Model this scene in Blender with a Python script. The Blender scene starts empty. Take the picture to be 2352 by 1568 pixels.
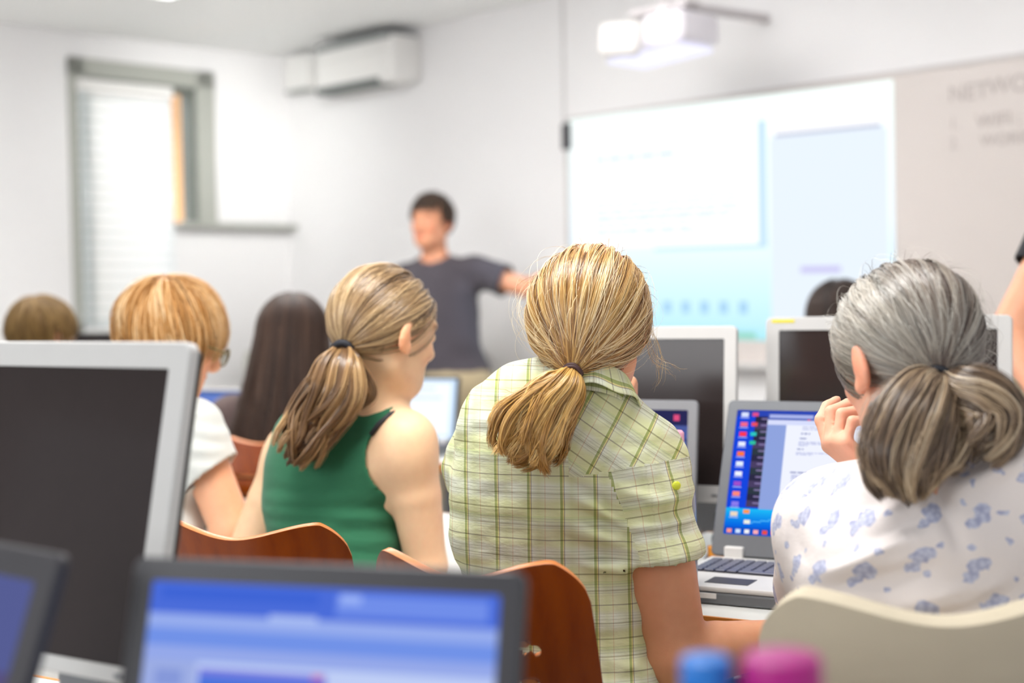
import bpy, bmesh, math, random
import numpy as np
from mathutils import Vector, Matrix, Euler

# ------------------------------------------------------------------ scene, camera, light
random.seed(7)
RNG = np.random.default_rng(11)
SC = bpy.context.scene
COL = SC.collection
SC.view_settings.view_transform = 'Standard'
SC.view_settings.look = 'None'
SC.view_settings.gamma = 1.0
SC.view_settings.exposure = 0.27
SC.view_settings.use_curve_mapping = False

CAM_H = 1.27
F_PX = 2352 * 50 / 36.0
PITCH = math.radians(1.77)
ROLL = -0.018
cam_data = bpy.data.cameras.new('camera')
cam = bpy.data.objects.new('camera', cam_data)
COL.objects.link(cam)
cam_data.lens = 50
cam_data.sensor_width = 36
cam_data.clip_start = 0.05
cam.location = (0, 0, CAM_H)
CAM_R = Matrix.Rotation(math.pi / 2 - PITCH, 3, 'X') @ Matrix.Rotation(ROLL, 3, 'Z')
cam.rotation_euler = CAM_R.to_euler()
cam_data.dof.use_dof = True
cam_data.dof.focus_distance = 2.12
cam_data.dof.aperture_fstop = 2.1
SC.camera = cam

world = bpy.data.worlds.new('world')
SC.world = world
world.use_nodes = True
bg = world.node_tree.nodes['Background']
bg.inputs['Color'].default_value = (0.92, 0.95, 1.0, 1)
bg.inputs['Strength'].default_value = 0.60


def area(name, loc, target, sx, sy, power, color=(1, 1, 1)):
    l = bpy.data.lights.new(name, 'AREA')
    l.shape = 'RECTANGLE'
    l.size, l.size_y, l.energy, l.color = sx, sy, power, color
    o = bpy.data.objects.new(name, l)
    COL.objects.link(o)
    o.location = loc
    d = Vector(target) - Vector(loc)
    o.rotation_euler = d.to_track_quat('-Z', 'Y').to_euler()
    return o


# daylight from the windows at the side, the ceiling fittings, and added fill lights
area('window_daylight', (-3.2, -0.5, 2.1), (0.2, 2.6, 0.9), 2.0, 1.3, 48, (0.95, 0.98, 1.0))
area('daylight_outside', (-3.4, 9.6, 3.6), (-1.6, 7.7, 1.7), 1.2, 1.2, 560, (0.98, 0.99, 1.0))
area('ceiling_fill', (-0.9, 4.6, 2.26), (-0.9, 4.62, 3.2), 1.2, 0.4, 40, (0.98, 1.0, 0.99)).data.spread = math.radians(150)  # added fill without a fitting, brightens the ceiling and upper walls
area('ceiling_lamp_and_fill', (-0.2, 2.0, 2.62), (-0.2, 2.1, 0), 1.2, 0.6, 38, (1.0, 0.985, 0.965))
area('ceiling_lamp_and_fill', (2.2, 4.0, 2.62), (2.3, 4.6, 0), 1.2, 0.6, 6, (1.0, 0.95, 0.93))
area('ceiling_lamp_and_fill', (-0.3, 4.5, 2.62), (-0.3, 5.2, 0), 1.2, 0.6, 22, (1.0, 0.98, 0.975))
area('ceiling_lamp_and_fill', (-2.3, 4.2, 2.62), (-2.4, 4.6, 0), 1.2, 0.6, 24, (1.0, 0.99, 0.96))
area('ceiling_lamp_and_fill', (-1.0, 5.6, 2.64), (-1.55, 8.05, 2.25), 0.6, 0.6, 5, (0.98, 1.0, 0.97)).data.spread = math.radians(48)  # added spot out of view, whitens the wall corner


def P(px, py, Y):
    """world point at distance Y along the floor, seen at a photo pixel"""
    d = CAM_R @ Vector(((px - 1176) / F_PX, -(py - 784) / F_PX, -1.0))
    t = Y / d.y
    return Vector((d.x * t, Y, CAM_H + d.z * t))


def on_plane(px, py, p0, n):
    d = CAM_R @ Vector(((px - 1176) / F_PX, -(py - 784) / F_PX, -1.0))
    o = Vector((0, 0, CAM_H))
    t = (Vector(p0) - o).dot(n) / d.dot(n)
    return o + d * t


# ------------------------------------------------------------------ naming helpers
def link(o, parent=None):
    COL.objects.link(o)
    if parent is not None:
        o.parent = parent
    return o


def tag(o, label=None, cat=None, group=None, kind=None):
    if label: o['label'] = label
    if cat: o['category'] = cat
    if group: o['group'] = group
    if kind: o['kind'] = kind
    return o


def thing(name, label, cat, loc=(0, 0, 0), rotz=0.0, group=None):
    o = bpy.data.objects.new(name, None)
    o.empty_display_size = 0.05
    COL.objects.link(o)
    o.location = loc
    o.rotation_euler = (0, 0, rotz)
    return tag(o, label, cat, group)


def dup(root, loc=None, rotz=None, label=None):
    def cp(o, par):
        c = o.copy()
        COL.objects.link(c)
        if par is not None:
            c.parent = par
        for ch in [x for x in bpy.data.objects if x.parent == o]:
            cp(ch, c)
        return c
    r = cp(root, None)
    if loc is not None: r.location = loc
    if rotz is not None: r.rotation_euler = (0, 0, rotz)
    if label: r['label'] = label
    return r


# ------------------------------------------------------------------ materials
def lin(c):
    if isinstance(c, str):
        c = tuple(int(c[i:i + 2], 16) for i in (0, 2, 4))
    r = []
    for v in c[:3]:
        v = v / 255.0
        r.append(v / 12.92 if v <= 0.04045 else ((v + 0.055) / 1.055) ** 2.4)
    return (r[0], r[1], r[2], 1.0)


class NT:
    def __init__(self, m):
        self.t = m.node_tree
        self.n = self.t.nodes
    def new(self, k, **kw):
        o = self.n.new(k)
        for a, b in kw.items():
            setattr(o, a, b)
        return o
    def link(self, a, b):
        self.t.links.new(a, b)
    def math(self, op, a, b=None, c=None):
        o = self.new('ShaderNodeMath', operation=op)
        for i, v in enumerate((a, b, c)):
            if v is None: continue
            if isinstance(v, (int, float)): o.inputs[i].default_value = v
            else: self.link(v, o.inputs[i])
        return o.outputs[0]
    def mix(self, fac, a, b, mode='MIX'):
        o = self.new('ShaderNodeMix', data_type='RGBA', blend_type=mode)
        o.clamp_factor = True
        for i, v in ((0, fac), (6, a), (7, b)):
            if isinstance(v, (int, float)): o.inputs[i].default_value = v
            elif isinstance(v, tuple): o.inputs[i].default_value = v
            else: self.link(v, o.inputs[i])
        return o.outputs[2]
    def ramp(self, fac, stops, interp='LINEAR'):
        o = self.new('ShaderNodeValToRGB')
        cr = o.color_ramp
        cr.interpolation = interp
        while len(cr.elements) < len(stops):
            cr.elements.new(0.5)
        for e, (p, c) in zip(cr.elements, stops):
            e.position = p
            e.color = c
        self.link(fac, o.inputs[0])
        return o.outputs[0]
    def noise(self, scale, detail=3, vec=None, rough=0.5):
        o = self.new('ShaderNodeTexNoise')
        o.inputs['Scale'].default_value = scale
        o.inputs['Detail'].default_value = detail
        o.inputs['Roughness'].default_value = rough
        if vec is not None: self.link(vec, o.inputs['Vector'])
        return o
    def mapping(self, vec, scale=(1, 1, 1), rot=(0, 0, 0)):
        o = self.new('ShaderNodeMapping')
        o.inputs['Scale'].default_value = scale
        o.inputs['Rotation'].default_value = rot
        self.link(vec, o.inputs['Vector'])
        return o.outputs[0]
    def coord(self, which='Object'):
        return self.new('ShaderNodeTexCoord').outputs[which]
    def bump(self, height, strength=0.3, dist=0.002):
        o = self.new('ShaderNodeBump')
        o.inputs['Strength'].default_value = strength
        o.inputs['Distance'].default_value = dist
        self.link(height, o.inputs['Height'])
        self.link(o.outputs[0], self.bsdf.inputs['Normal'])


def new_mat(name, color, rough=0.5, metal=0.0, spec=0.5):
    m = bpy.data.materials.new(name)
    m.use_nodes = True
    k = NT(m)
    k.bsdf = m.node_tree.nodes['Principled BSDF']
    k.bsdf.inputs['Base Color'].default_value = lin(color)
    k.bsdf.inputs['Roughness'].default_value = rough
    k.bsdf.inputs['Metallic'].default_value = metal
    k.bsdf.inputs['Specular IOR Level'].default_value = spec
    return m, k


def plain(name, color, rough=0.5, metal=0.0, spec=0.5, var=0.06, scale=30):
    m, k = new_mat(name, color, rough, metal, spec)
    n = k.noise(scale, 3, k.coord())
    c = lin(color)
    d = tuple(max(0, v * (1 - var)) for v in c[:3]) + (1,)
    l = tuple(min(1, v * (1 + var)) for v in c[:3]) + (1,)
    k.link(k.mix(n.outputs['Fac'], d, l), k.bsdf.inputs['Base Color'])
    return m


_em = {}
def emit(color, strength=1.0):
    key = (str(color), strength)
    if key not in _em:
        m = bpy.data.materials.new('lit_display')
        m.use_nodes = True
        nt = m.node_tree
        nt.nodes.clear()
        e = nt.nodes.new('ShaderNodeEmission')
        o = nt.nodes.new('ShaderNodeOutputMaterial')
        e.inputs[0].default_value = lin(color)
        e.inputs[1].default_value = strength * 0.86
        nt.links.new(e.outputs[0], o.inputs[0])
        _em[key] = m
    return _em[key]


M = {}
M['wall'] = plain('wall_paint', 'EFEDED', 0.85, var=0.015, scale=3, spec=0.2)
M['ceiling'] = plain('ceiling_paint', 'FAFAF9', 0.9, var=0.01, scale=3, spec=0.2)
M['floor'] = plain('floor_vinyl', 'C4C2BE', 0.45, var=0.08, scale=12)
M['board'] = plain('whiteboard_enamel', 'D4CBC6', 0.35, var=0.01, scale=2, spec=0.3)
M['grey_frame'] = plain('window_frame_paint', 'A9AAA2', 0.5, var=0.03)
M['dark_gap'] = plain('window_frame_seal', '6D716B', 0.6)
M['silver'] = plain('silver_plastic', 'CFCDCB', 0.4, var=0.02)
M['silver_dark'] = plain('grey_plastic', '86878B', 0.42, 0.1, var=0.03)
M['gun'] = plain('gunmetal_plastic', '6E7176', 0.4, 0.2, var=0.03)
M['black'] = plain('black_plastic', '1D1C1F', 0.45, var=0.1)
M['blackg'] = plain('dark_grey_plastic', '37353A', 0.45, var=0.06)
M['panel'] = plain('switched_off_panel', '332B2A', 0.10, var=0.05, spec=0.27)
M['desk'] = plain('desk_laminate', 'DCDDDA', 0.45, var=0.02)
M['desk_edge'] = plain('desk_edge_band', 'D98B3A', 0.4, var=0.08)
M['steel'] = plain('chair_steel', '8C8C8E', 0.3, 0.9, var=0.03)
M['white_pl'] = plain('white_plastic', 'E4E2DF', 0.4, var=0.02)
M['beige'] = plain('beige_laminate', 'CDBD9C', 0.5, var=0.03)


def wood_material():
    m, k = new_mat('varnished_plywood', 'A2501A', 0.28)
    v = k.mapping(k.coord(), (55, 55, 5))
    n = k.noise(1.0, 5, v, 0.6)
    v2 = k.mapping(k.coord(), (9, 9, 1.6))
    n2 = k.noise(1.4, 2, v2)
    w = k.new('ShaderNodeTexWave', wave_type='BANDS', bands_direction='X')
    w.inputs['Scale'].default_value = 1.0
    w.inputs['Distortion'].default_value = 5.0
    w.inputs['Detail'].default_value = 2.0
    k.link(v2, w.inputs['Vector'])
    a = k.ramp(n.outputs['Fac'], [(0.3, lin('7C3000')), (0.7, lin('964200'))])
    b = k.ramp(w.outputs['Fac'], [(0.0, lin('823402')), (1.0, lin('9C4804'))])
    c = k.mix(0.35, a, b)
    c = k.mix(k.math('MULTIPLY', n2.outputs['Fac'], 0.35), c, lin('7C3606'))
    k.link(c, k.bsdf.inputs['Base Color'])
    k.bsdf.inputs['Coat Weight'].default_value = 0.12
    k.bsdf.inputs['Specular IOR Level'].default_value = 0.3
    k.bsdf.inputs['Coat Roughness'].default_value = 0.15
    return m


M['wood'] = wood_material()
M['wood_edge'] = plain('plywood_edge', 'CE7C42', 0.35, var=0.12, scale=60)


def cloth_mat(name, color, weave=900, rough=0.85, wr=0.35, sheen=0.15, var=0.05):
    m, k = new_mat(name, color, rough, spec=0.2)
    co = k.coord()
    n = k.noise(7, 4, k.mapping(co, (1, 1, 2.2)))
    n2 = k.noise(weave, 1, co)
    c = lin(color)
    k.link(k.mix(n.outputs['Fac'], tuple(v * (1 - var) for v in c[:3]) + (1,), tuple(min(1, v * (1 + var)) for v in c[:3]) + (1,)), k.bsdf.inputs['Base Color'])
    h = k.math('ADD', k.math('MULTIPLY', n.outputs['Fac'], 1.0), k.math('MULTIPLY', n2.outputs['Fac'], 0.08))
    k.bump(h, wr, 0.02)
    k.bsdf.inputs['Sheen Weight'].default_value = sheen
    return m


def skin_mat(name, color):
    m, k = new_mat(name, color, 0.48, spec=0.35)
    at = k.new('ShaderNodeAttribute', attribute_name='tone')
    n = k.noise(60, 4, k.coord())
    c = lin(color)
    base = k.mix(n.outputs['Fac'], (c[0] * .95, c[1] * .9, c[2] * .88, 1), (min(1, c[0] * 1.04), min(1, c[1] * 1.06), min(1, c[2] * 1.08), 1))
    k.link(k.mix(1.0, base, at.outputs['Color'], 'MULTIPLY'), k.bsdf.inputs['Base Color'])
    k.bsdf.inputs['Subsurface Weight'].default_value = 0.18
    k.bsdf.inputs['Subsurface Radius'].default_value = (1.0, 0.35, 0.2)
    k.bsdf.inputs['Subsurface Scale'].default_value = 0.008
    n2 = k.noise(350, 2, k.coord())
    k.bump(n2.outputs['Fac'], 0.12, 0.001)
    return m


def hair_mat(name, rough=0.30, spec=0.75):
    m, k = new_mat(name, '808080', rough, spec=spec)
    at = k.new('ShaderNodeAttribute', attribute_name='tint')
    k.link(at.outputs['Color'], k.bsdf.inputs['Base Color'])
    k.bsdf.inputs['Sheen Weight'].default_value = 0.1
    return m


M['hair'] = hair_mat('hair_strands')
M['hair_far'] = hair_mat('hair_strands_matt', 0.55, 0.25)


# ------------------------------------------------------------------ mesh helpers
def mesh_obj(name, bm, mats, parent=None, smooth=False, loc=None):
    me = bpy.data.meshes.new(name)
    bmesh.ops.recalc_face_normals(bm, faces=bm.faces)
    bm.to_mesh(me)
    bm.free()
    for m in (mats if isinstance(mats, (list, tuple)) else [mats]):
        me.materials.append(m)
    if smooth:
        me.polygons.foreach_set('use_smooth', [True] * len(me.polygons))
    o = bpy.data.objects.new(name, me)
    if loc is not None: o.location = loc
    return link(o, parent)


def np_mesh(name, V, Fq, mats, parent=None, smooth=True, attrs=None, uv=None, fmat=None):
    me = bpy.data.meshes.new(name)
    V = np.ascontiguousarray(V, dtype=np.float32)
    Fq = np.ascontiguousarray(Fq, dtype=np.int32)
    k = Fq.shape[1]
    me.vertices.add(len(V))
    me.vertices.foreach_set('co', V.ravel())
    me.loops.add(len(Fq) * k)
    me.loops.foreach_set('vertex_index', Fq.ravel())
    me.polygons.add(len(Fq))
    me.polygons.foreach_set('loop_start', np.arange(0, len(Fq) * k, k, dtype=np.int32))
    me.polygons.foreach_set('loop_total', np.full(len(Fq), k, dtype=np.int32))
    me.polygons.foreach_set('use_smooth', np.full(len(Fq), smooth, dtype=bool))
    if fmat is not None:
        me.polygons.foreach_set('material_index', fmat.astype(np.int32))
    for m in (mats if isinstance(mats, (list, tuple)) else [mats]):
        me.materials.append(m)
    me.update(calc_edges=True)
    for an, (dom, arr) in (attrs or {}).items():
        a = me.color_attributes.new(an, 'FLOAT_COLOR', dom)
        full = np.ones((len(arr), 4), dtype=np.float32)
        full[:, :3] = arr
        a.data.foreach_set('color', full.ravel())
    if uv is not None:
        l = me.uv_layers.new(name='UVMap')
        l.data.foreach_set('uv', np.ascontiguousarray(uv, dtype=np.float32).ravel())
    o = bpy.data.objects.new(name, me)
    return link(o, parent)


def add_box(bm, c, s, rot=None, bev=0.0, seg=2, mi=0):
    r = bmesh.ops.create_cube(bm, size=1.0)
    vs = r['verts']
    bmesh.ops.scale(bm, vec=s, verts=vs)
    if bev > 0:
        es = list({e for v in vs for e in v.link_edges})
        q = bmesh.ops.bevel(bm, geom=es, offset=min(bev, min(s) * 0.49), segments=seg, affect='EDGES', profile=0.5)
        vs = list({v for f in q['faces'] for v in f.verts} | {v for v in vs if v.is_valid})
    vs = [v for v in vs if v.is_valid]
    seen = set(vs)
    st = list(vs)
    while st:
        v = st.pop()
        for e in v.link_edges:
            w = e.other_vert(v)
            if w not in seen:
                seen.add(w); st.append(w)
    vs = list(seen)
    if rot is not None:
        bmesh.ops.rotate(bm, cent=(0, 0, 0), matrix=rot, verts=vs)
    bmesh.ops.translate(bm, vec=c, verts=vs)
    if mi:
        for f in {f for v in vs for f in v.link_faces}:
            f.material_index = mi
    return vs


def box_obj(name, c, s, mat, parent=None, bev=0.002, rot=None, smooth=False):
    bm = bmesh.new()
    add_box(bm, c, s, rot, bev)
    return mesh_obj(name, bm, mat, parent, smooth)


def add_tube(bm, pts, r, seg=10, closed=False):
    pts = [Vector(p) for p in pts]
    rings = []
    n = len(pts)
    up = Vector((0, 0, 1))
    prev = None
    for i, p in enumerate(pts):
        t = (pts[min(i + 1, n - 1)] - pts[max(i - 1, 0)]) if not closed else (pts[(i + 1) % n] - pts[(i - 1) % n])
        t.normalize()
        if prev is None:
            a = t.cross(up)
            if a.length < 1e-3: a = t.cross(Vector((1, 0, 0)))
        else:
            a = prev - t * prev.dot(t)
        a.normalize()
        prev = a
        b = t.cross(a)
        rr = r[i] if isinstance(r, (list, tuple)) else r
        rings.append([bm.verts.new(p + (a * math.cos(x) + b * math.sin(x)) * rr) for x in [2 * math.pi * j / seg for j in range(seg)]])
    for i in range(n - 1 + (1 if closed else 0)):
        A, B = rings[i], rings[(i + 1) % n]
        for j in range(seg):
            bm.faces.new((A[j], A[(j + 1) % seg], B[(j + 1) % seg], B[j]))
    if not closed:
        bm.faces.new(rings[0][::-1])
        bm.faces.new(rings[-1])


def add_lathe(bm, prof, seg=32, c=(0, 0, 0)):
    rings = []
    for r, z in prof:
        rings.append([bm.verts.new((c[0] + r * math.cos(a), c[1] + r * math.sin(a), c[2] + z)) for a in [2 * math.pi * j / seg for j in range(seg)]])
    for A, B in zip(rings, rings[1:]):
        for j in range(seg):
            bm.faces.new((A[j], A[(j + 1) % seg], B[(j + 1) % seg], B[j]))
    bm.faces.new(rings[0][::-1])
    bm.faces.new(rings[-1])


def catmull(pts, n):
    pts = [np.array(p, dtype=float) for p in pts]
    Q = [2 * pts[0] - pts[1]] + pts + [2 * pts[-1] - pts[-2]]
    out = []
    m = len(pts) - 1
    for i in range(n):
        x = i / (n - 1) * m
        k = min(int(x), m - 1)
        t = x - k
        a, b, c, d = Q[k], Q[k + 1], Q[k + 2], Q[k + 3]
        out.append(0.5 * ((2 * b) + (-a + c) * t + (2 * a - 5 * b + 4 * c - d) * t * t + (-a + 3 * b - 3 * c + d) * t ** 3))
    return np.array(out)


# ------------------------------------------------------------------ volume sculpting
def vnoise(p, seed=0):
    p = np.asarray(p, dtype=np.float64)
    i = np.floor(p).astype(np.int64)
    f = p - i
    f = f * f * (3 - 2 * f)
    out = 0
    for dx in (0, 1):
        for dy in (0, 1):
            for dz in (0, 1):
                h = ((i[..., 0] + dx) * 374761393 + (i[..., 1] + dy) * 668265263 + (i[..., 2] + dz) * 2147483647 + seed * 1274126177) & 0xFFFFFFFF
                h = ((h ^ (h >> 13)) * 1274126177) & 0xFFFFFFFF
                h = ((h ^ (h >> 16)) & 0xFFFF) / 65535.0
                w = (f[..., 0] if dx else 1 - f[..., 0]) * (f[..., 1] if dy else 1 - f[..., 1]) * (f[..., 2] if dz else 1 - f[..., 2])
                out = out + h * w
    return out * 2 - 1


def A(v):
    return np.array(v, dtype=np.float64)


def cone(a, b, r1, r2, flat=None, k=0.02, cuts=()):
    """tapered capsule; flat = (direction, factor) squashes it along a direction"""
    return dict(t='cone', a=A(a), b=A(b), r1=r1, r2=r2, flat=flat, k=k, cuts=cuts)


def ell(c, r, R=None, k=0.02, cuts=()):
    return dict(t='ell', c=A(c), r=A(r), R=np.eye(3) if R is None else np.array(R), k=k, cuts=cuts)


def ev(p, X, infl=0.0):
    if p['t'] == 'cone':
        a, b = p['a'], p['b']
        ba = b - a
        Y = X - a
        h = np.clip((Y @ ba) / max(ba @ ba, 1e-9), 0, 1)
        D = Y - h[..., None] * ba
        if p['flat'] is not None:
            fd, fs = p['flat']
            fd = A(fd)
            D = D + (D @ fd)[..., None] * fd * (fs - 1)
        d = np.sqrt((D * D).sum(-1)) - (p['r1'] + (p['r2'] - p['r1']) * h + infl)
    else:
        Y = (X - p['c']) @ p['R']
        r = p['r'] + infl
        k0 = np.sqrt(((Y / r) ** 2).sum(-1))
        k1 = np.sqrt(((Y / (r * r)) ** 2).sum(-1)) + 1e-9
        d = k0 * (k0 - 1) / k1
    for pt, n in p['cuts']:
        d = np.maximum(d, (X - A(pt)) @ A(n))
    return d


def bbox(p, pad):
    if p['t'] == 'cone':
        r = max(p['r1'], p['r2']) + pad
        return np.minimum(p['a'], p['b']) - r, np.maximum(p['a'], p['b']) + r
    r = p['r'].max() + pad
    return p['c'] - r, p['c'] + r


class Field:
    def __init__(s, prims, h, pad=0.03, infl=0.0, zmin=None):
        lo = np.min([bbox(p, pad + infl)[0] for p in prims], axis=0)
        hi = np.max([bbox(p, pad + infl)[1] for p in prims], axis=0)
        s.h, s.lo = h, lo
        s.n = np.ceil((hi - lo) / h).astype(int) + 2
        s.d = np.full(s.n, 0.2, dtype=np.float32)
        for p in prims:
            s.op(p, infl)

    def sub(s, lo, hi):
        i0 = np.clip(np.floor((lo - s.lo) / s.h).astype(int), 0, s.n - 1)
        i1 = np.clip(np.ceil((hi - s.lo) / s.h).astype(int) + 1, 1, s.n)
        ax = [s.lo[k] + s.h * np.arange(i0[k], i1[k]) for k in range(3)]
        X = np.stack(np.meshgrid(*ax, indexing='ij'), -1)
        return tuple(slice(a, b) for a, b in zip(i0, i1)), X

    def op(s, p, infl=0.0, mode='u', k=None):
        k = p['k'] if k is None else k
        lo, hi = bbox(p, infl + k + 0.02)
        sl, X = s.sub(lo, hi)
        if X.size == 0: return
        d = ev(p, X, infl)
        o = s.d[sl]
        if mode == 'u':
            hh = np.maximum(k - np.abs(d - o), 0) / max(k, 1e-6)
            s.d[sl] = np.minimum(d, o) - hh * hh * k / 4
        else:
            d = -d
            hh = np.maximum(k - np.abs(d - o), 0) / max(k, 1e-6)
            s.d[sl] = np.maximum(d, o) + hh * hh * k / 4

    def mesh(s, smooth=1):
        d = s.d
        nx, ny, nz = d.shape
        ins = d < 0
        c = np.zeros((nx - 1, ny - 1, nz - 1), dtype=np.int8)
        for dx in (0, 1):
            for dy in (0, 1):
                for dz in (0, 1):
                    c += ins[dx:nx - 1 + dx, dy:ny - 1 + dy, dz:nz - 1 + dz]
        act = (c > 0) & (c < 8)
        I = np.argwhere(act)
        idx = np.full(act.shape, -1, dtype=np.int32)
        idx[act] = np.arange(len(I))
        acc = np.zeros((len(I), 3))
        cnt = np.zeros(len(I))
        corners = [(a, b, e) for a in (0, 1) for b in (0, 1) for e in (0, 1)]
        val = {q: d[I[:, 0] + q[0], I[:, 1] + q[1], I[:, 2] + q[2]] for q in corners}
        for q in corners:
            for ax in range(3):
                if q[ax]: continue
                w = list(q); w[ax] = 1; w = tuple(w)
                a, b = val[q], val[w]
                m = (a < 0) != (b < 0)
                t = np.where(m, a / np.where(m, a - b, 1), 0)
                pos = np.tile(np.array(q, float), (len(I), 1))
                pos[:, ax] += t
                acc[m] += pos[m]
                cnt[m] += 1
        V = s.lo + s.h * (I + acc / cnt[:, None])
        F = []
        for ax in range(3):
            sl0 = [slice(None)] * 3; sl1 = [slice(None)] * 3
            sl0[ax] = slice(0, -1); sl1[ax] = slice(1, None)
            a = ins[tuple(sl0)]; b = ins[tuple(sl1)]
            u, v = (ax + 1) % 3, (ax + 2) % 3
            for flip in (0, 1):
                m = (a & ~b) if flip == 0 else (~a & b)
                J = np.argwhere(m)
                J = J[(J[:, u] > 0) & (J[:, v] > 0) & (J[:, u] < d.shape[u] - 1) & (J[:, v] < d.shape[v] - 1)]
                if not len(J): continue
                def g(du, dv):
                    K = J.copy(); K[:, u] -= du; K[:, v] -= dv
                    return idx[K[:, 0], K[:, 1], K[:, 2]]
                q = np.stack([g(1, 1), g(0, 1), g(0, 0), g(1, 0)], -1)
                F.append(q if flip == 0 else q[:, ::-1])
        F = np.concatenate(F)
        F = F[(F >= 0).all(1)]
        for _ in range(smooth):
            V = laplace(V, F, 0.5)
        return V, F


def laplace(V, F, a):
    E = np.concatenate([F[:, [0, 1]], F[:, [1, 2]], F[:, [2, 3]], F[:, [3, 0]]])
    E = np.concatenate([E, E[:, ::-1]])
    cnt = np.bincount(E[:, 0], minlength=len(V)).astype(float)
    S = np.stack([np.bincount(E[:, 0], weights=V[E[:, 1], k], minlength=len(V)) for k in range(3)], -1)
    m = cnt > 0
    out = V.copy()
    out[m] = V[m] * (1 - a) + a * S[m] / cnt[m, None]
    return out


def vnormals(V, F):
    n = np.cross(V[F[:, 2]] - V[F[:, 0]], V[F[:, 3]] - V[F[:, 1]])
    N = np.zeros_like(V)
    for c in range(4):
        for k in range(3):
            N[:, k] += np.bincount(F[:, c], weights=n[:, k], minlength=len(V))
    return N / (np.linalg.norm(N, axis=1, keepdims=True) + 1e-9)


def compact(V, F):
    used = np.zeros(len(V), bool)
    used[F.ravel()] = True
    m = np.cumsum(used) - 1
    return V[used], m[F]



# ------------------------------------------------------------------ people: bodies, clothes, hair
def frame(yaw, pitch=0.0, roll=0.0):
    """columns right / forward / up of something facing yaw degrees to the right of world +Y"""
    R = Matrix.Rotation(-math.radians(yaw), 3, 'Z') @ Matrix.Rotation(math.radians(pitch), 3, 'X') @ Matrix.Rotation(math.radians(roll), 3, 'Y')
    return np.array(R)


def head_prims(H, R, s=1.0, ex=0.0):
    H = A(H)
    L = lambda *v: H + R @ (A(v) * s)
    D = lambda *v: R @ A(v)
    p = [ell(L(0, -0.012, 0.022), A((0.074, 0.094, 0.088)) * s, R, 0.02),
         ell(L(0, 0.03, -0.035), A((0.060, 0.062, 0.078)) * s, R, 0.03),
         ell(L(0, 0.045, -0.078), A((0.040, 0.042, 0.036)) * s, R, 0.03),
         cone(L(0.048, 0.0, -0.065), L(0.015, 0.068, -0.095), 0.020 * s, 0.016 * s, k=0.03),
         cone(L(-0.048, 0.0, -0.065), L(-0.015, 0.068, -0.095), 0.020 * s, 0.016 * s, k=0.03),
         cone(L(0.030, 0.080, 0.022), L(-0.030, 0.080, 0.022), 0.010 * s, 0.010 * s, k=0.02),
         cone(L(0, 0.088, 0.008), L(0, 0.110, -0.028), 0.007 * s, 0.010 * s, k=0.012),
         ell(L(0, 0.102, -0.036), A((0.016, 0.011, 0.009)) * s, R, 0.008),
         ell(L(0.034, 0.066, -0.028), A((0.020, 0.018, 0.018)) * s, R, 0.02),
         ell(L(-0.034, 0.066, -0.028), A((0.020, 0.018, 0.018)) * s, R, 0.02),
         ell(L(0, 0.088, -0.058), A((0.022, 0.010, 0.006)) * s, R, 0.006),
         ell(L(0, 0.086, -0.070), A((0.019, 0.011, 0.007)) * s, R, 0.006)]
    for sx in (-1, 1):
        Re = R @ np.array(Matrix.Rotation(sx * 0.35, 3, 'Z') @ Matrix.Rotation(-0.15, 3, 'X'))
        p.append(ell(L(sx * (0.079 + ex), -0.008 - ex * 0.6, -0.012 - (0.018 if ex > 0.01 else 0)), A((0.008, 0.018, 0.031)) * (s + ex * 8), Re, 0.006))
        p.append(ell(L(sx * (0.078 + ex), -0.002, -0.036 - (0.018 if ex > 0.01 else 0)), A((0.007, 0.010, 0.011)) * s, Re, 0.006))
    return p


def head_carves(H, R, s=1.0):
    H = A(H)
    L = lambda *v: H + R @ (A(v) * s)
    out = []
    for sx in (-1, 1):
        out.append(ell(L(sx * 0.031, 0.100, 0.000), A((0.019, 0.016, 0.012)) * s, R, 0.012))
        out.append(ell(L(sx * 0.090, 0.004, -0.008), A((0.009, 0.009, 0.018)) * s, R, 0.006))
    out.append(ell(L(0, 0.102, -0.0645), A((0.020, 0.012, 0.0018)) * s, R, 0.003))
    return out


def head_adds(H, R, s=1.0):
    H = A(H)
    L = lambda *v: H + R @ (A(v) * s)
    return [ell(L(sx * 0.031, 0.078, 0.000), A((0.0125, 0.0125, 0.0125)) * s, R, 0.003) for sx in (-1, 1)]


def head_tone(V, H, R, s, brow=(0.45, 0.35, 0.3)):
    """colour of lips, ears, brows and eyes, multiplied over the skin colour"""
    Q = ((V - A(H)) @ R) / s
    T = np.ones((len(V), 3))
    def blob(c, r, col, pw=2.0):
        k = np.exp(-((((Q - A(c)) / A(r)) ** 2).sum(1)) ** (pw / 2))[:, None]
        T[:] = T * (1 - k) + A(col) * k
    blob((0, 0.094, -0.064), (0.024, 0.02, 0.011), (0.86, 0.52, 0.52), 4)
    for sx in (-1, 1):
        blob((sx * 0.082, -0.01, -0.012), (0.018, 0.024, 0.036), (1.08, 0.80, 0.74), 2)
        blob((sx * 0.092, -0.02, -0.030), (0.012, 0.024, 0.040), (1.08, 0.78, 0.70), 2)
        blob((sx * 0.040, 0.075, -0.035), (0.025, 0.03, 0.022), (1.04, 0.88, 0.85), 2)
        blob((sx * 0.033, 0.088, 0.021), (0.020, 0.02, 0.005), brow, 4)
        blob((sx * 0.031, 0.091, 0.000), (0.012, 0.012, 0.006), (1.1, 1.15, 1.25), 6)
        blob((sx * 0.031, 0.092, 0.000), (0.0055, 0.012, 0.0055), (0.15, 0.12, 0.1), 6)
    return T


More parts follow.
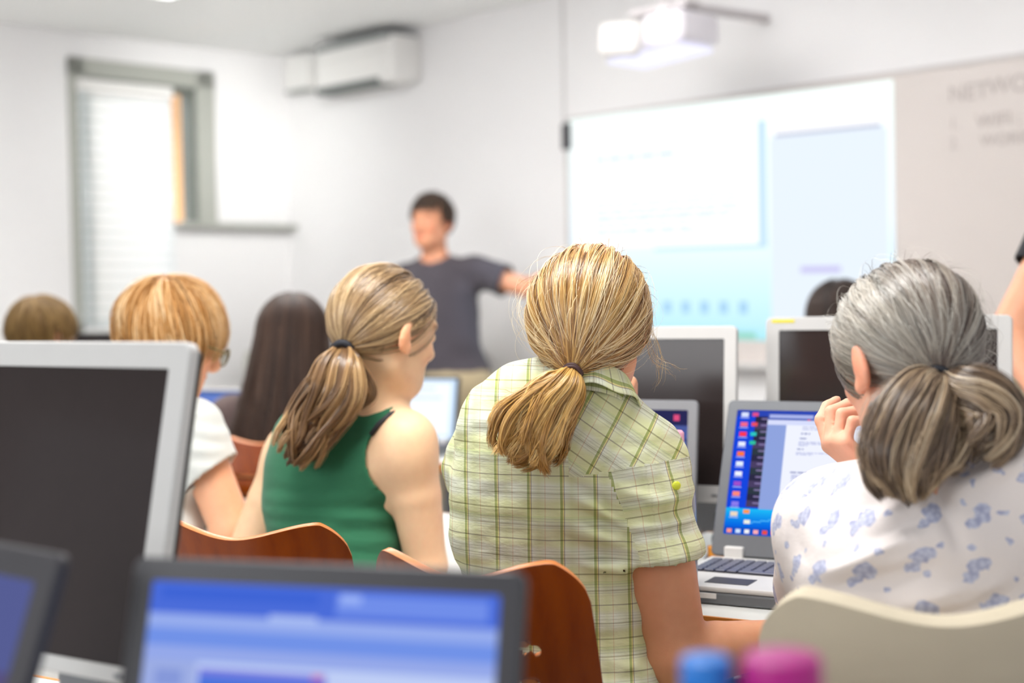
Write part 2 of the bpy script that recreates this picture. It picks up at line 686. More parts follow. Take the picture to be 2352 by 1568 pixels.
def finger(base, d, bend_axis, lens, bends, r, tip=0.82):
    """chain of three phalanges; each bend in degrees about bend_axis"""
    pr, p, d = [], Vector(base), Vector(d).normalized()
    ax = Vector(bend_axis).normalized()
    rr = r
    for l, b in zip(lens, bends):
        d = Matrix.Rotation(math.radians(b), 3, ax) @ d
        q = p + d * l
        r2 = rr * (0.93 if l != lens[-1] else tip)
        pr.append(cone(p, q, rr, r2, k=0.004))
        p, rr = q, r2
    return pr


def hand_prims(W, d, palm_n, side, curl=(25, 35, 25), spread=8, s=1.0, thumb=(35, 20, 15), curls=None):
    """W wrist, d direction of the metacarpals, palm_n direction the palm faces, side +1 thumb along d x palm_n"""
    W, d, n = Vector(W), Vector(d).normalized(), Vector(palm_n)
    n = (n - d * n.dot(d)).normalized()
    t = d.cross(n).normalized() * side                 # towards the thumb
    pr = []
    nn = tuple(n)
    for i, (o, ln) in enumerate(((0.026, 0.082), (0.009, 0.086), (-0.009, 0.082), (-0.025, 0.074))):
        kn = W + d * ln * s + t * o * s
        pr.append(cone(W + d * 0.012 * s + t * o * 0.65 * s, kn, 0.0125 * s, 0.0105 * s, k=0.012))
        c = curl if curls is None else curls[i]
        fl = ((0.040, 0.024, 0.019), (0.044, 0.028, 0.020), (0.040, 0.026, 0.019), (0.032, 0.019, 0.017))[i]
        fd = d + t * math.tan(math.radians(spread * (1.5 - i) * 0.5))
        # bending towards the palm: rotate d towards n
        ax = d.cross(n)
        pr += finger(kn, fd, ax, [l * s for l in fl], c, (0.0095, 0.0097, 0.009, 0.008)[i] * s)
    tb = W + d * 0.022 * s + t * 0.020 * s + n * 0.006 * s
    pr.append(cone(W + d * 0.01 * s + t * 0.010 * s, tb, 0.014 * s, 0.014 * s, k=0.012))
    td = (d * math.cos(math.radians(thumb[0])) + t * math.sin(math.radians(thumb[0])) + n * 0.35)
    ax = -t.cross(n) if False else td.cross(d * 0.8 + n * 0.6 - t * 0.3)
    if ax.length < 1e-4: ax = n
    pr += finger(tb, td, ax, [0.042 * s, 0.032 * s, 0.026 * s], (0, thumb[1], thumb[2]), 0.0125 * s, 0.85)
    return pr


def arm_prims(S, E, W, r=(0.050, 0.041, 0.043, 0.027), bulge=0.0):
    """upper arm and forearm, tapering"""
    S, E, W = Vector(S), Vector(E), Vector(W)
    m = S.lerp(E, 0.45)
    f = E.lerp(W, 0.3)
    return [cone(S, m, r[0], r[0] * 0.93 + bulge, k=0.03), cone(m, E, r[0] * 0.93 + bulge, r[1], k=0.004),
            cone(E, f, r[1], r[2], k=0.012), cone(f, W, r[2], r[3], k=0.004)]


def torso_prims(N, C, Pv, SL, SR, yaw, cw=0.155, cd=0.105, ww=0.13, crz=0.20, urz=0.11, upo=0.11, lat=0.085):
    """N neck root, C chest middle, Pv pelvis middle, SL / SR shoulder joints"""
    N, C, Pv, SL, SR = map(Vector, (N, C, Pv, SL, SR))
    R = frame(yaw)
    up = (N - Pv).normalized()
    fwd = Vector(R[:, 1]); fwd = (fwd - up * fwd.dot(up)).normalized()
    rt = fwd.cross(up).normalized()
    T = np.array([rt, fwd, up]).T
    fl = (fwd, 1.35)
    waist = Pv.lerp(C, 0.45)
    sh = []
    for S in (SL, SR):
        sh.append(cone(N - up * 0.01, S - up * 0.006, 0.044, 0.041, flat=(fwd, 1.2), k=0.05))
        sh.append(cone(C.lerp(S, 0.35) , S - up * 0.03, lat, 0.048, flat=(fwd, 1.15), k=0.05))
    return [ell(C, (cw, cd, crz), T, 0.05),
            ell(C + up * upo - fwd * 0.01, (cw * 0.92, cd * 0.9, urz), T, 0.05),
            cone(C, waist, ww * 0.98, ww * 0.88, flat=fl, k=0.06),
            cone(waist, Pv, ww * 0.88, ww * 1.05, flat=fl, k=0.06),
            ell(Pv, (ww * 1.32, ww * 0.95, 0.12), frame(yaw), 0.06)] + sh


def make_body(root, name, prims, carves, adds, h, mat, head=None, smooth=1, extra_tone=None):
    f = Field(prims, h)
    for c in carves: f.op(c, mode='s')
    for a in adds: f.op(a)
    V, F = f.mesh(smooth)
    T = np.ones((len(V), 3))
    if head is not None:
        T = head_tone(V, *head)
    if extra_tone is not None:
        T = extra_tone(V, T)
    o0 = A(root.location)
    return np_mesh(name, V - o0, F, mat, root, attrs={'tone': ('POINT', T)})


def make_cloth(root, name, prims, h, mat, infl=0.008, cutters=(), thick=0.0025, wrinkle=(), uvf=None, disp=None, smooth=1, open_cuts=(), parent=None):
    """garment grown over the body shapes; cutters are subtracted, and the faces they or the cut planes leave are opened"""
    f = Field(prims, h, infl=infl)
    for c in cutters:
        f.op(c, mode='s', k=0.002)
    V, F = f.mesh(smooth)
    # open hems: drop faces lying on a cutter's surface or on a cut plane
    drop = np.zeros(len(V), bool)
    for c in cutters:
        drop |= np.abs(ev(c, V)) < 0.55 * h
    for pt, n, rad in open_cuts:
        q = V - A(pt)
        drop |= (np.abs(q @ A(n)) < 0.55 * h) & (np.linalg.norm(q, axis=1) < rad)
    F = F[~drop[F].all(1)]
    V, F = compact(V, F)
    N = vnormals(V, F)
    if disp is not None:
        V = V + N * disp(V, N)[:, None]
    uv = None
    if uvf is not None:
        fc = V[F].mean(1)
        uv = uvf(V, F, fc)
    o0 = A(root.location)
    o = np_mesh(name, V - o0, F, mat, parent or root, uv=uv)
    if thick:
        md = o.modifiers.new('thickness', 'SOLIDIFY')
        md.thickness = thick
        md.offset = -1
    return o


def segdist(V, a, b):
    a, b = A(a), A(b)
    ba = b - a
    h = np.clip((V - a) @ ba / (ba @ ba), 0, 1)
    return np.linalg.norm(V - a - h[:, None] * ba, axis=1), h


def folds(V, lines):
    """creases: each (a, b, width, height)"""
    d = np.zeros(len(V))
    for a, b, w, am in lines:
        flat_ = np.array([1.0, 0.0, 1.0])
        q, h = segdist(V * flat_, A(a) * flat_, A(b) * flat_)
        near = np.clip(1 - np.abs(V[:, 1] - (A(a)[1] + A(b)[1]) / 2) / 0.14, 0, 1) ** 0.5
        q = q + vnoise(V * 25, 5) * w * 0.5
        d += am * np.exp(-(q / w) ** 2) * np.sin(np.pi * np.clip(h * 0.9 + 0.08, 0, 1)) ** 0.5 * near
    return d


# ---- hair
def ribbons(paths, norms, width, tint, lift=0.35):
    """paths (N,K,3); norms (N,K,3); width (N,K); tint (N,K,3) -> V, F, colours. Each strand is a shallow roofed strip"""
    Nn, K = paths.shape[:2]
    t = np.gradient(paths, axis=1)
    s = np.cross(t, norms)
    s /= np.linalg.norm(s, axis=2, keepdims=True) + 1e-9
    nn = np.cross(s, t)
    nn /= np.linalg.norm(nn, axis=2, keepdims=True) + 1e-9
    w = width[..., None]
    L_, C_, R_ = paths - s * w, paths + nn * w * lift * 2, paths + s * w
    V = np.stack([L_, C_, R_], 2).reshape(-1, 3)
    base = (np.arange(Nn)[:, None] * K + np.arange(K - 1)[None, :]) * 3
    q1 = np.stack([base, base + 1, base + 4, base + 3], -1).reshape(-1, 4)
    q2 = np.stack([base + 1, base + 2, base + 5, base + 4], -1).reshape(-1, 4)
    Cc = np.repeat(tint.reshape(-1, 3), 3, axis=0)
    return V, np.concatenate([q1, q2]), Cc


def tints(n, K, cols, seed, lock=None, vary=0.06):
    r = np.random.default_rng(seed)
    cl = np.array([lin(c)[:3] for c in cols])
    if lock is None: lock = r.random(n)
    x = np.clip(lock * 0.6 + r.random(n) * 0.4, 0, 0.9999) * (len(cl) - 1)
    i = x.astype(int)
    fr = (x - i)[:, None]
    c = cl[i] * (1 - fr) + cl[i + 1] * fr
    c = c * (1 + vary * r.standard_normal((n, 1))).clip(0.5, 1.6)
    c = np.repeat(c[:, None, :], K, axis=1)
    return np.clip(c, 0.002, 1)


class Scalp:
    def __init__(s, H, R, radii, off=(0, 0, 0), sc=1.0):
        s.R = R
        s.c = A(H) + R @ A(off)
        s.r = A(radii) * sc
    def world(s, U, layer):
        """U (...,3) unit directions in head space, layer metres above the surface"""
        Pq = U * (s.r + layer[..., None])
        return s.c + Pq @ s.R.T
    def normal(s, U):
        n = U / s.r
        n /= np.linalg.norm(n, axis=-1, keepdims=True)
        return n @ s.R.T


def rand_dirs(n, r):
    v = r.standard_normal((n, 3))
    return v / np.linalg.norm(v, axis=1, keepdims=True)


def scalp_to_tie(sc, tie, n, K, ok, seed, cols, w=0.0006, thick=0.006, end=0.10, wave=0.012, conv=1.0, sweep=None, tie_w=None):
    """strands run over the skull from the hairline and gather at the tie direction"""
    r = np.random.default_rng(seed)
    tie = A(tie) / np.linalg.norm(tie)
    U = rand_dirs(n * 6, r)
    U = U[ok(U)][:n]
    n = len(U)
    ang = np.arccos(np.clip(U @ tie, -1, 1))
    perp = U - (U @ tie)[:, None] * tie
    perp /= np.linalg.norm(perp, axis=1, keepdims=True) + 1e-9
    bx = np.cross(tie, perp)
    e1 = np.cross(tie, [1, 0, 0.0]); e1 /= np.linalg.norm(e1)
    e2 = np.cross(tie, e1)
    phi = np.arctan2(perp @ e2, perp @ e1)
    lk = vnoise(np.stack([np.cos(phi) * 9, np.sin(phi) * 9, np.full(n, 3.0)], -1), seed)
    lk2 = vnoise(np.stack([np.cos(phi) * 26, np.sin(phi) * 26, np.full(n, 8.0)], -1), seed + 1)
    t = np.linspace(0, 1, K)[None, :]
    a = ang[:, None] * (1 - t) + end * t
    dphi = wave * np.sin(t * 5 + (lk * 9)[:, None]) * (a / 1.5) + 0.02 * r.standard_normal((n, 1)) * t * (1 - t) * 4
    if sweep is not None:
        dphi = dphi + sweep(phi)[:, None] * np.sin(np.pi * np.clip(t, 0, 1)) 
    dirs = np.cos(a)[..., None] * tie + np.sin(a)[..., None] * (np.cos(dphi)[..., None] * perp[:, None, :] + np.sin(dphi)[..., None] * bx[:, None, :])
    lay = r.random(n)[:, None] * thick + 0.004 * (lk[:, None] + 0.6 * lk2[:, None]) * np.clip(a / 1.0, 0, 1)
    lay = lay * np.clip(t * 6 + 0.1, 0, 1) - 0.002 * (1 - np.clip(t * 8, 0, 1))
    paths = sc.world(dirs, lay)
    nor = sc.normal(dirs)
    if tie_w is not None:
        tgt = A(tie_w) + 0.006 * (r.random((n, 3)) - 0.5)
        g = np.clip((t - 0.72) / 0.28, 0, 1)[..., None]
        paths = paths + (tgt[:, None, :] - paths[:, -1:, :]) * (g * g * (3 - 2 * g))
    ti = tints(n, K, cols, seed, lock=np.clip(0.5 + 0.5 * lk2 + 0.35 * lk, 0, 1))
    ww = np.full((n, K), w) * (0.7 + 0.6 * r.random((n, 1)))
    return paths, nor, ww, ti


def tail_locks(centre, radii, locks, per, K, seed, cols, w=0.0006, flat=None, wave=0.35, lock_r=0.16, fine=0.0012, tipvar=0.3, toward=None, curl=0.0):
    """a bunch made of separate wavy locks that share a centre line"""
    r = np.random.default_rng(seed)
    cc = catmull(centre, K)
    s = np.linspace(0, 1, K)
    rad = np.interp(s, np.linspace(0, 1, len(radii)), radii)
    t = np.gradient(cc, axis=0); t /= np.linalg.norm(t, axis=1, keepdims=True)
    ref = A(flat[0]) if flat else A((0, -1, 0))
    u = ref[None] - (t @ ref)[:, None] * t
    u /= np.linalg.norm(u, axis=1, keepdims=True)
    v = np.cross(t, u)
    fs = flat[1] if flat else 1.0
    P_, N_, W_, T_ = [], [], [], []
    for L_ in range(locks):
        th, q = r.random() * 2 * math.pi, math.sqrt(r.random())
        a, b = q * math.cos(th), q * math.sin(th)
        f1, f2, p1, p2 = r.uniform(2.5, 6), r.uniform(2.5, 6), r.random() * 6, r.random() * 6
        ln = 1 - tipvar * r.random()
        ss = s * ln
        g = ss ** 1.2
        oa = a + wave * g * np.sin(ss * f1 + p1) - wave * g * math.sin(p1) * 0
        ob = b + wave * g * np.sin(ss * f2 + p2)
        oa = oa / fs
        ix = ss * (K - 1); i0 = np.clip(ix.astype(int), 0, K - 2); f = (ix - i0)[:, None]
        lerp = lambda arr: arr[i0] * (1 - f) + arr[i0 + 1] * f
        R_ = np.interp(ss, s, rad)[:, None]
        base = lerp(cc) + lerp(u) * oa[:, None] * R_ + lerp(v) * ob[:, None] * R_
        if curl:
            k_ = np.clip((ss - 0.6) / 0.4, 0, 1)[:, None] ** 2
            base = base + k_ * curl * (lerp(v) * math.sin(p1) - lerp(u) * 0.3 * math.cos(p2) - lerp(t) * 0.5)
        lr = lock_r * R_ * (1 - 0.55 * s[:, None] ** 3)
        lr = np.maximum(lr, 0.0025)
        c2 = r.random((per, 2)) * 2 - 1
        c2 *= (np.sqrt(r.random((per, 1))))
        tw = r.uniform(-2, 2) * s
        ca, sa = np.cos(tw), np.sin(tw)
        x = c2[:, :1] * ca - c2[:, 1:] * sa; y = c2[:, :1] * sa + c2[:, 1:] * ca
        pts = base[None] + lerp(u)[None] * (x[..., None] * lr[None]) + lerp(v)[None] * (y[..., None] * lr[None])
        pts = pts + fine * s[None, :, None] * r.standard_normal((per, 1, 3)) * 1.5 + fine * np.sin(s[None, :, None] * 14 + r.random((per, 1, 3)) * 6) * s[None, :, None]
        nn = lerp(u)[None] * (x + a)[..., None] + lerp(v)[None] * (y + b)[..., None] + lerp(u)[None] * 0.35
        P_.append(pts); N_.append(nn + 0.05 * r.standard_normal(nn.shape[:1] + (1, 3)))
        ww = np.full((per, K), w) * (0.7 + 0.6 * r.random((per, 1)))
        ww[:, -4:] *= np.array([0.85, 0.7, 0.5, 0.25])
        W_.append(ww)
        T_.append(tints(per, K, cols, seed * 100 + L_, lock=np.clip(r.random() + 0.25 * (r.random(per) - 0.5), 0, 1)))
    return np.concatenate(P_), np.concatenate(N_), np.concatenate(W_), np.concatenate(T_)


def tail_strands(centre, radii, n, K, seed, cols, w=0.0006, flat=None, curl=0.006, spread_noise=0.25, tipvar=0.25, fine=0.0015):
    """strands of a ponytail following a centre line; radii along it; flat = (direction, factor)"""
    r = np.random.default_rng(seed)
    cc = catmull(centre, K)
    rad = np.interp(np.linspace(0, 1, K), np.linspace(0, 1, len(radii)), radii)
    t = np.gradient(cc, axis=0); t /= np.linalg.norm(t, axis=1, keepdims=True)
    ref = A(flat[0]) if flat else A((0, 1, 0))
    u = ref[None] - (t @ ref)[:, None] * t
    u /= np.linalg.norm(u, axis=1, keepdims=True)
    v = np.cross(t, u)
    fs = flat[1] if flat else 1.0
    th = r.random(n) * 2 * math.pi
    rr = np.sqrt(r.random(n)) ** 0.8
    a, b = rr * np.cos(th), rr * np.sin(th)
    cl = vnoise(np.stack([a * 3.0, b * 3.0, np.full(n, 1.3)], -1), seed)
    cl2 = vnoise(np.stack([a * 3.5, b * 3.5, np.full(n, 7.7)], -1), seed + 3)
    cl3 = vnoise(np.stack([a * 8, b * 8, np.full(n, 2.7)], -1), seed + 5)
    ln = 1 - tipvar * r.random(n) ** 1.5
    s = np.linspace(0, 1, K)[None, :] * ln[:, None]
    x = s * (K - 1)
    i = np.clip(x.astype(int), 0, K - 2); f = (x - i)[..., None]
    lerp = lambda arr: arr[i] * (1 - f) + arr[i + 1] * f
    R_ = (rad[i] * (1 - f[..., 0]) + rad[i + 1] * f[..., 0])
    g = s ** 1.3
    ox = a[:, None] + spread_noise * cl[:, None] * g + curl / 0.03 * g * np.sin(s * 9 + cl2[:, None] * 6)
    oy = b[:, None] + spread_noise * cl2[:, None] * g + curl / 0.03 * g * np.cos(s * 8 + cl[:, None] * 6)
    off = lerp(u) * (ox * R_ / fs)[..., None] + lerp(v) * (oy * R_)[..., None]
    paths = lerp(cc) + off
    paths += fine * g[..., None] * np.stack([np.sin(s * 23 + r.random((n, 1)) * 6), np.cos(s * 19 + r.random((n, 1)) * 6), np.sin(s * 17 + r.random((n, 1)) * 6)], -1)
    nor = lerp(u) * (a[:, None] / fs)[..., None] * fs + lerp(v) * b[:, None][..., None] + 0.25 * r.standard_normal((n, 1, 3))
    ti = tints(n, K, cols, seed, lock=np.clip(0.5 + 0.6 * cl3 + 0.3 * cl, 0, 1))
    ww = np.full((n, K), w) * (0.7 + 0.6 * r.random((n, 1)))
    ww[:, -3:] *= np.array([0.8, 0.6, 0.3])
    return paths, nor, ww, ti


def hair_cap(sc, ok_cut, h, shrink=0.002):
    """skull-hugging underlayer that carries the strands; ok_cut(local unit dirs) False opens the face"""
    f = Field([ell(sc.c, sc.r - shrink, sc.R, 0.01)], h)
    V, F = f.mesh(1)
    U = ((V - sc.c) @ sc.R) / sc.r
    U /= np.linalg.norm(U, axis=1, keepdims=True)
    keep = ok_cut(U)
    F = F[keep[F].all(1)]
    return compact(V, F)


def hair_obj(root, sets, cap=None, capcol=None, name='hair', parent=None, mat='hair'):
    Vs, Fs, Cs, n = [], [], [], 0
    for st in sets:
        V, F, C_ = ribbons(*st)
        Vs.append(V); Fs.append(F + n); Cs.append(C_); n += len(V)
    if cap is not None:
        V, F = cap
        Vs.append(V); Fs.append(F + n); n += len(V)
        Cs.append(np.tile(np.array(lin(capcol)[:3]), (len(V), 1)))
    V = np.concatenate(Vs) - A(root.location)
    return np_mesh(name, V, np.concatenate(Fs), M[mat], parent or root, attrs={'tint': ('POINT', np.concatenate(Cs))})


def bulk(root, name, centre, radii, mat_tint, h=0.004, flat=None, parent=None):
    """dense inner body of a bunch of hair, joined into the hair mesh by the caller"""
    cc = catmull(centre, 8)
    rad = np.interp(np.linspace(0, 1, 8), np.linspace(0, 1, len(radii)), radii)
    pr = [cone(cc[i], cc[i + 1], rad[i], rad[i + 1], flat=flat, k=0.01) for i in range(7)]
    return Field(pr, h).mesh(1)


def merge(a, b):
    return np.concatenate([a[0], b[0]]), np.concatenate([a[1], b[1] + len(a[0])])


def short_hair(sc, crown, n, K, ok, seed, cols, length=0.07, w=0.0007, lift=0.010, droop=0.5, fringe=None):
    """strands fan out from the crown and lie along the skull"""
    r = np.random.default_rng(seed)
    crown = A(crown) / np.linalg.norm(crown)
    U = rand_dirs(n * 5, r)
    U = U[ok(U)][:n]
    n = len(U)
    ang = np.arccos(np.clip(U @ crown, -1, 1))
    perp = U - (U @ crown)[:, None] * crown
    perp /= np.linalg.norm(perp, axis=1, keepdims=True) + 1e-9
    bx = np.cross(crown, perp)
    e1 = np.cross(crown, [1, 0, 0.1]); e1 /= np.linalg.norm(e1)
    phi = np.arctan2(perp @ np.cross(crown, e1), perp @ e1)
    lk = vnoise(np.stack([np.cos(phi) * 7, np.sin(phi) * 7, ang * 2.5], -1), seed)
    lk2 = vnoise(np.stack([np.cos(phi) * 16, np.sin(phi) * 16, ang * 4], -1), seed + 1)
    t = np.linspace(0, 1, K)[None, :]
    dl = (length * (0.75 + 0.5 * r.random(n)) / sc.r.mean())[:, None]
    a = ang[:, None] + dl * (t - 0.25)
    a = np.clip(a, 0.02, 2.9)
    dphi = (0.22 * lk[:, None] + 0.10 * lk2[:, None]) * t
    dirs = np.cos(a)[..., None] * crown + np.sin(a)[..., None] * (np.cos(dphi)[..., None] * perp[:, None, :] + np.sin(dphi)[..., None] * bx[:, None, :])
    lay = lift * (r.random(n)[:, None] * 0.8 + 0.3 + 0.5 * lk2[:, None]) * np.sin(np.pi * (0.12 + 0.62 * t))
    paths = sc.world(dirs, lay)
    nor = sc.normal(dirs)
    ti = tints(n, K, cols, seed, lock=np.clip(0.5 + 0.5 * lk2 + 0.4 * lk, 0, 1))
    ww = np.full((n, K), w) * (0.7 + 0.6 * r.random((n, 1)))
    ww[:, -1] *= 0.3
    return paths, nor, ww, ti


def tie_obj(root, c, axis, r, tube, mat, name='hair_tie', turns=2, parent=None):
    c, ax = Vector(c) - root.location, Vector(axis).normalized()
    a = ax.orthogonal().normalized(); b = ax.cross(a)
    bm = bmesh.new()
    for k in range(turns):
        pts = []
        for i in range(28):
            x = 2 * math.pi * i / 28
            pts.append(c + (a * math.cos(x) + b * math.sin(x)) * r + ax * (tube * 1.5 * (k - (turns - 1) / 2) + 0.0012 * math.sin(3 * x + k)))
        add_tube(bm, pts, tube, 8, closed=True)
    return mesh_obj(name, bm, mat, parent or root, True)


def legs(root, Pv, yaw, mat, shoe_mat, seat=0.47, s=1.0, knee=0.42, name='trousers', spread=0.10, parent=None, stand=False, infl=0.0):
    """trousers and shoes of a seated (or standing) figure"""
    R = frame(yaw)
    Pv = A(Pv)
    o0 = A(root.location)
    pr = [ell(Pv, (0.19 * s, 0.15 * s, 0.14 * s), R, 0.05)]
    shoes = []
    for sx in (-1, 1):
        if stand:
            hip = Pv + R @ A((sx * 0.085, 0, -0.03)); kn = Pv + R @ A((sx * 0.11, 0.02, -0.47 * s)); an = Pv + R @ A((sx * 0.12, -0.01, 0)); an[2] = 0.09
        else:
            hip = Pv + R @ A((sx * 0.09, 0.0, -0.03)); kn = Pv + R @ A((sx * (0.09 + spread), knee * s, -0.04)); an = Pv + R @ A((sx * (0.09 + spread), knee * s - 0.06, 0)); an[2] = 0.09
        pr += [cone(hip, kn, 0.085 * s, 0.060 * s, k=0.05), cone(kn, an, 0.058 * s, 0.042 * s, k=0.03)]
        toe = an + R @ A((0, 0.16, -0.045)); heel = an + R @ A((0, -0.03, -0.045))
        shoes.append((heel, toe, an))
    V, F = Field(pr, 0.010).mesh(1)
    np_mesh(name, V - o0, F, mat, root)
    for heel, toe, an in shoes:
        V, F = Field([cone(heel, toe, 0.040, 0.036, flat=((0, 0, 1), 1.05), k=0.03), cone(an, heel, 0.038, 0.040, k=0.02)], 0.006).mesh(1)
        V[:, 2] = np.maximum(V[:, 2], 0.002)
        np_mesh('shoe', V - o0, F, shoe_mat, root)

# ------------------------------------------------------------------ room shell
ANG = math.radians(46)
E1 = Vector((math.cos(ANG), -math.sin(ANG), 0))      # along the front wall, towards the camera side
E2 = Vector((math.sin(ANG), math.cos(ANG), 0))       # along the left wall, away from the camera
CORNER = Vector((-1.29, 8.30, 0))
CEIL = 2.68
Z = Vector((0, 0, 1))
R_FRONT = Matrix((E1, E2, Z)).transposed()           # local x along E1, y along E2
RZ = -ANG


def room_box(name, a0, a1, b0, b1, z0, z1, mat, bev=0.0):
    """box spanning a along E1 and b along E2 measured from the corner"""
    bm = bmesh.new()
    add_box(bm, ((a0 + a1) / 2, (b0 + b1) / 2, (z0 + z1) / 2), (a1 - a0, b1 - b0, z1 - z0), None, bev)
    o = mesh_obj(name, bm, mat)
    o.location = CORNER
    o.rotation_euler = (0, 0, RZ)
    return o


def struct(o):
    o['kind'] = 'structure'
    return o


def left_t(px, py, off=0.0):
    """distance from the corner back along the left wall, and height, of a photo point on that wall"""
    p = on_plane(px, py, CORNER + E1 * off, E1)
    return -(p - CORNER).dot(E2), p.z


def front_s(px, py, off=0.0):
    p = on_plane(px, py, CORNER - E2 * off, E2)
    return (p - CORNER).dot(E1), p.z


struct(room_box('floor', -0.2, 9.5, -10.5, 0.2, -0.1, 0.0, M['floor']))
struct(room_box('ceiling', -0.2, 9.5, -10.5, 0.2, CEIL, CEIL + 0.1, M['ceiling']))
struct(room_box('wall_front', -0.2, 9.5, 0.0, 0.2, 0.0, CEIL, M['wall']))

tL, _ = left_t(157, 300)
tR, _ = left_t(489, 300)
tM, _ = left_t(400, 520)
_, zT = left_t(157, 131)
_, zS = left_t(440, 512)
zB = left_t(196, 765, 0.0)[1]
bm = bmesh.new()
for b0, b1, z0, z1 in ((-tR, 0.0, 0, CEIL), (-10.5, -tL, 0, CEIL), (-tL, -tR, zT, CEIL), (-tM, -tR, 0, zS), (-tL, -tM, 0, zB)):
    add_box(bm, (-0.1, (b0 + b1) / 2, (z0 + z1) / 2), (0.2, b1 - b0, z1 - z0))
o = mesh_obj('wall_left', bm, M['wall'])
o.location = CORNER; o.rotation_euler = (0, 0, RZ)
struct(o)

# window: grey frame, tall sash on the one side and short one over the sill
win = thing('window_1', None, None, tuple(CORNER), RZ)
struct(win)
def wpart(name, boxes, mat, par=win, bev=0.004):
    bm = bmesh.new()
    for (a0, a1, b0, b1, z0, z1) in boxes:
        add_box(bm, ((a0 + a1) / 2, (b0 + b1) / 2, (z0 + z1) / 2), (a1 - a0, b1 - b0, z1 - z0), None, bev)
    return mesh_obj(name, bm, mat, par)
fw = 0.085
wpart('window_frame', [(-0.12, 0.03, -tL, -tL + fw, zB, zT), (-0.12, 0.03, -tR - fw - 0.03, -tR, zS, zT), (-0.12, 0.03, -tL, -tR, zT - fw - 0.01, zT),
                       (-0.12, 0.03, -tL, -tM, zB, zB + 0.06)], M['grey_frame'])
wpart('sash', [(-0.10, 0.012, -tL + fw, -tL + fw + 0.035, zB, zT - fw), (-0.10, 0.012, -tR - fw - 0.06, -tR - fw - 0.03, zS, zT - fw), (-0.10, 0.012, -tL + fw, -tR - fw, zT - fw - 0.04, zT - fw)], M['dark_gap'])
m, k = new_mat('window_glass', 'FFFFFF', 0.02)
k.bsdf.inputs['Transmission Weight'].default_value = 1.0
k.bsdf.inputs['IOR'].default_value = 1.01
wpart('pane', [(-0.085, -0.080, -tL + fw, -tR - fw, zB, zT - fw)], m, bev=0)
tS, _ = left_t(664, 515)
struct(room_box('window_sill_1', -0.02, 0.10, -tM - 0.02, -tS, zS - 0.028, zS, M['grey_frame'], 0.004))

# blind: pale slats almost closed
bt0, _ = left_t(186, 450, 0.05)
bt1, _ = left_t(398, 450, 0.05)
_, bz1 = left_t(190, 195, 0.05)
_, bz0 = left_t(196, 757, 0.05)
blind = thing('window_blind', 'pale slatted blind lowered inside the grey framed window, with daylight behind it', 'blind', tuple(CORNER), RZ)
m, k = new_mat('blind_slat', 'F3F5F5', 0.5, spec=0.3)
k.bsdf.inputs['Emission Color'].default_value = lin('D9E9F4')
k.bsdf.inputs['Emission Strength'].default_value = 0.0
tr = k.new('ShaderNodeBsdfTranslucent'); tr.inputs[0].default_value = lin('F6F9FB')
mx = k.new('ShaderNodeMixShader'); mx.inputs[0].default_value = 0.6
k.link(k.bsdf.outputs[0], mx.inputs[1]); k.link(tr.outputs[0], mx.inputs[2])
k.link(mx.outputs[0], k.n['Material Output'].inputs['Surface'])
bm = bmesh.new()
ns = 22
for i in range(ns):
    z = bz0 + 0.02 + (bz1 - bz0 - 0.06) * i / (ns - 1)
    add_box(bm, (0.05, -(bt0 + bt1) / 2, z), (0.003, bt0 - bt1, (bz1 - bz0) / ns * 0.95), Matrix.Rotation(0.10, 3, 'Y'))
    add_box(bm, (0.0545, -(bt0 + bt1) / 2, z - (bz1 - bz0) / ns * 0.47), (0.004, bt0 - bt1, 0.006), None, 0, mi=1)  # dark strip paints the shadow line where slats overlap
mesh_obj('slats', bm, [m, plain('slat_shadow_line', '8FA39E', 0.6)], blind)
wpart('headrail', [(0.02, 0.075, -bt0, -bt1, bz1 - 0.03, bz1 + 0.03)], M['white_pl'], blind)
wpart('bottom_rail', [(0.035, 0.065, -bt0, -bt1, bz0 - 0.02, bz0)], M['white_pl'], blind)
bm = bmesh.new()
for q in (0.06, 0.94):
    bb = -(bt0 + (bt1 - bt0) * q)
    add_tube(bm, [(0.072, bb, bz0), (0.072, bb, bz1)], 0.0015, 6)
    for i in range(ns):
        z = bz0 + 0.02 + (bz1 - bz0 - 0.06) * i / (ns - 1)
        bmesh.ops.create_uvsphere(bm, u_segments=8, v_segments=6, radius=0.0045, matrix=Matrix.Translation((0.073, bb, z)))  # added shiny beads, stand in for daylight glints at the cord holes
mesh_obj('ladder_cord', bm, plain('cord_glint_metal', 'FFFFFF', 0.08, 1.0), blind, True)

# what stands outside: a peach rendered building
o = room_box('neighbouring_building', -4.2, -3.0, -1.0, 3.2, -3.0, 5.0, plain('peach_render', 'F5C08A', 0.8, var=0.04, scale=4))
tag(o, 'peach coloured building outside the window, seen past the blind', 'building')
bt = CORNER

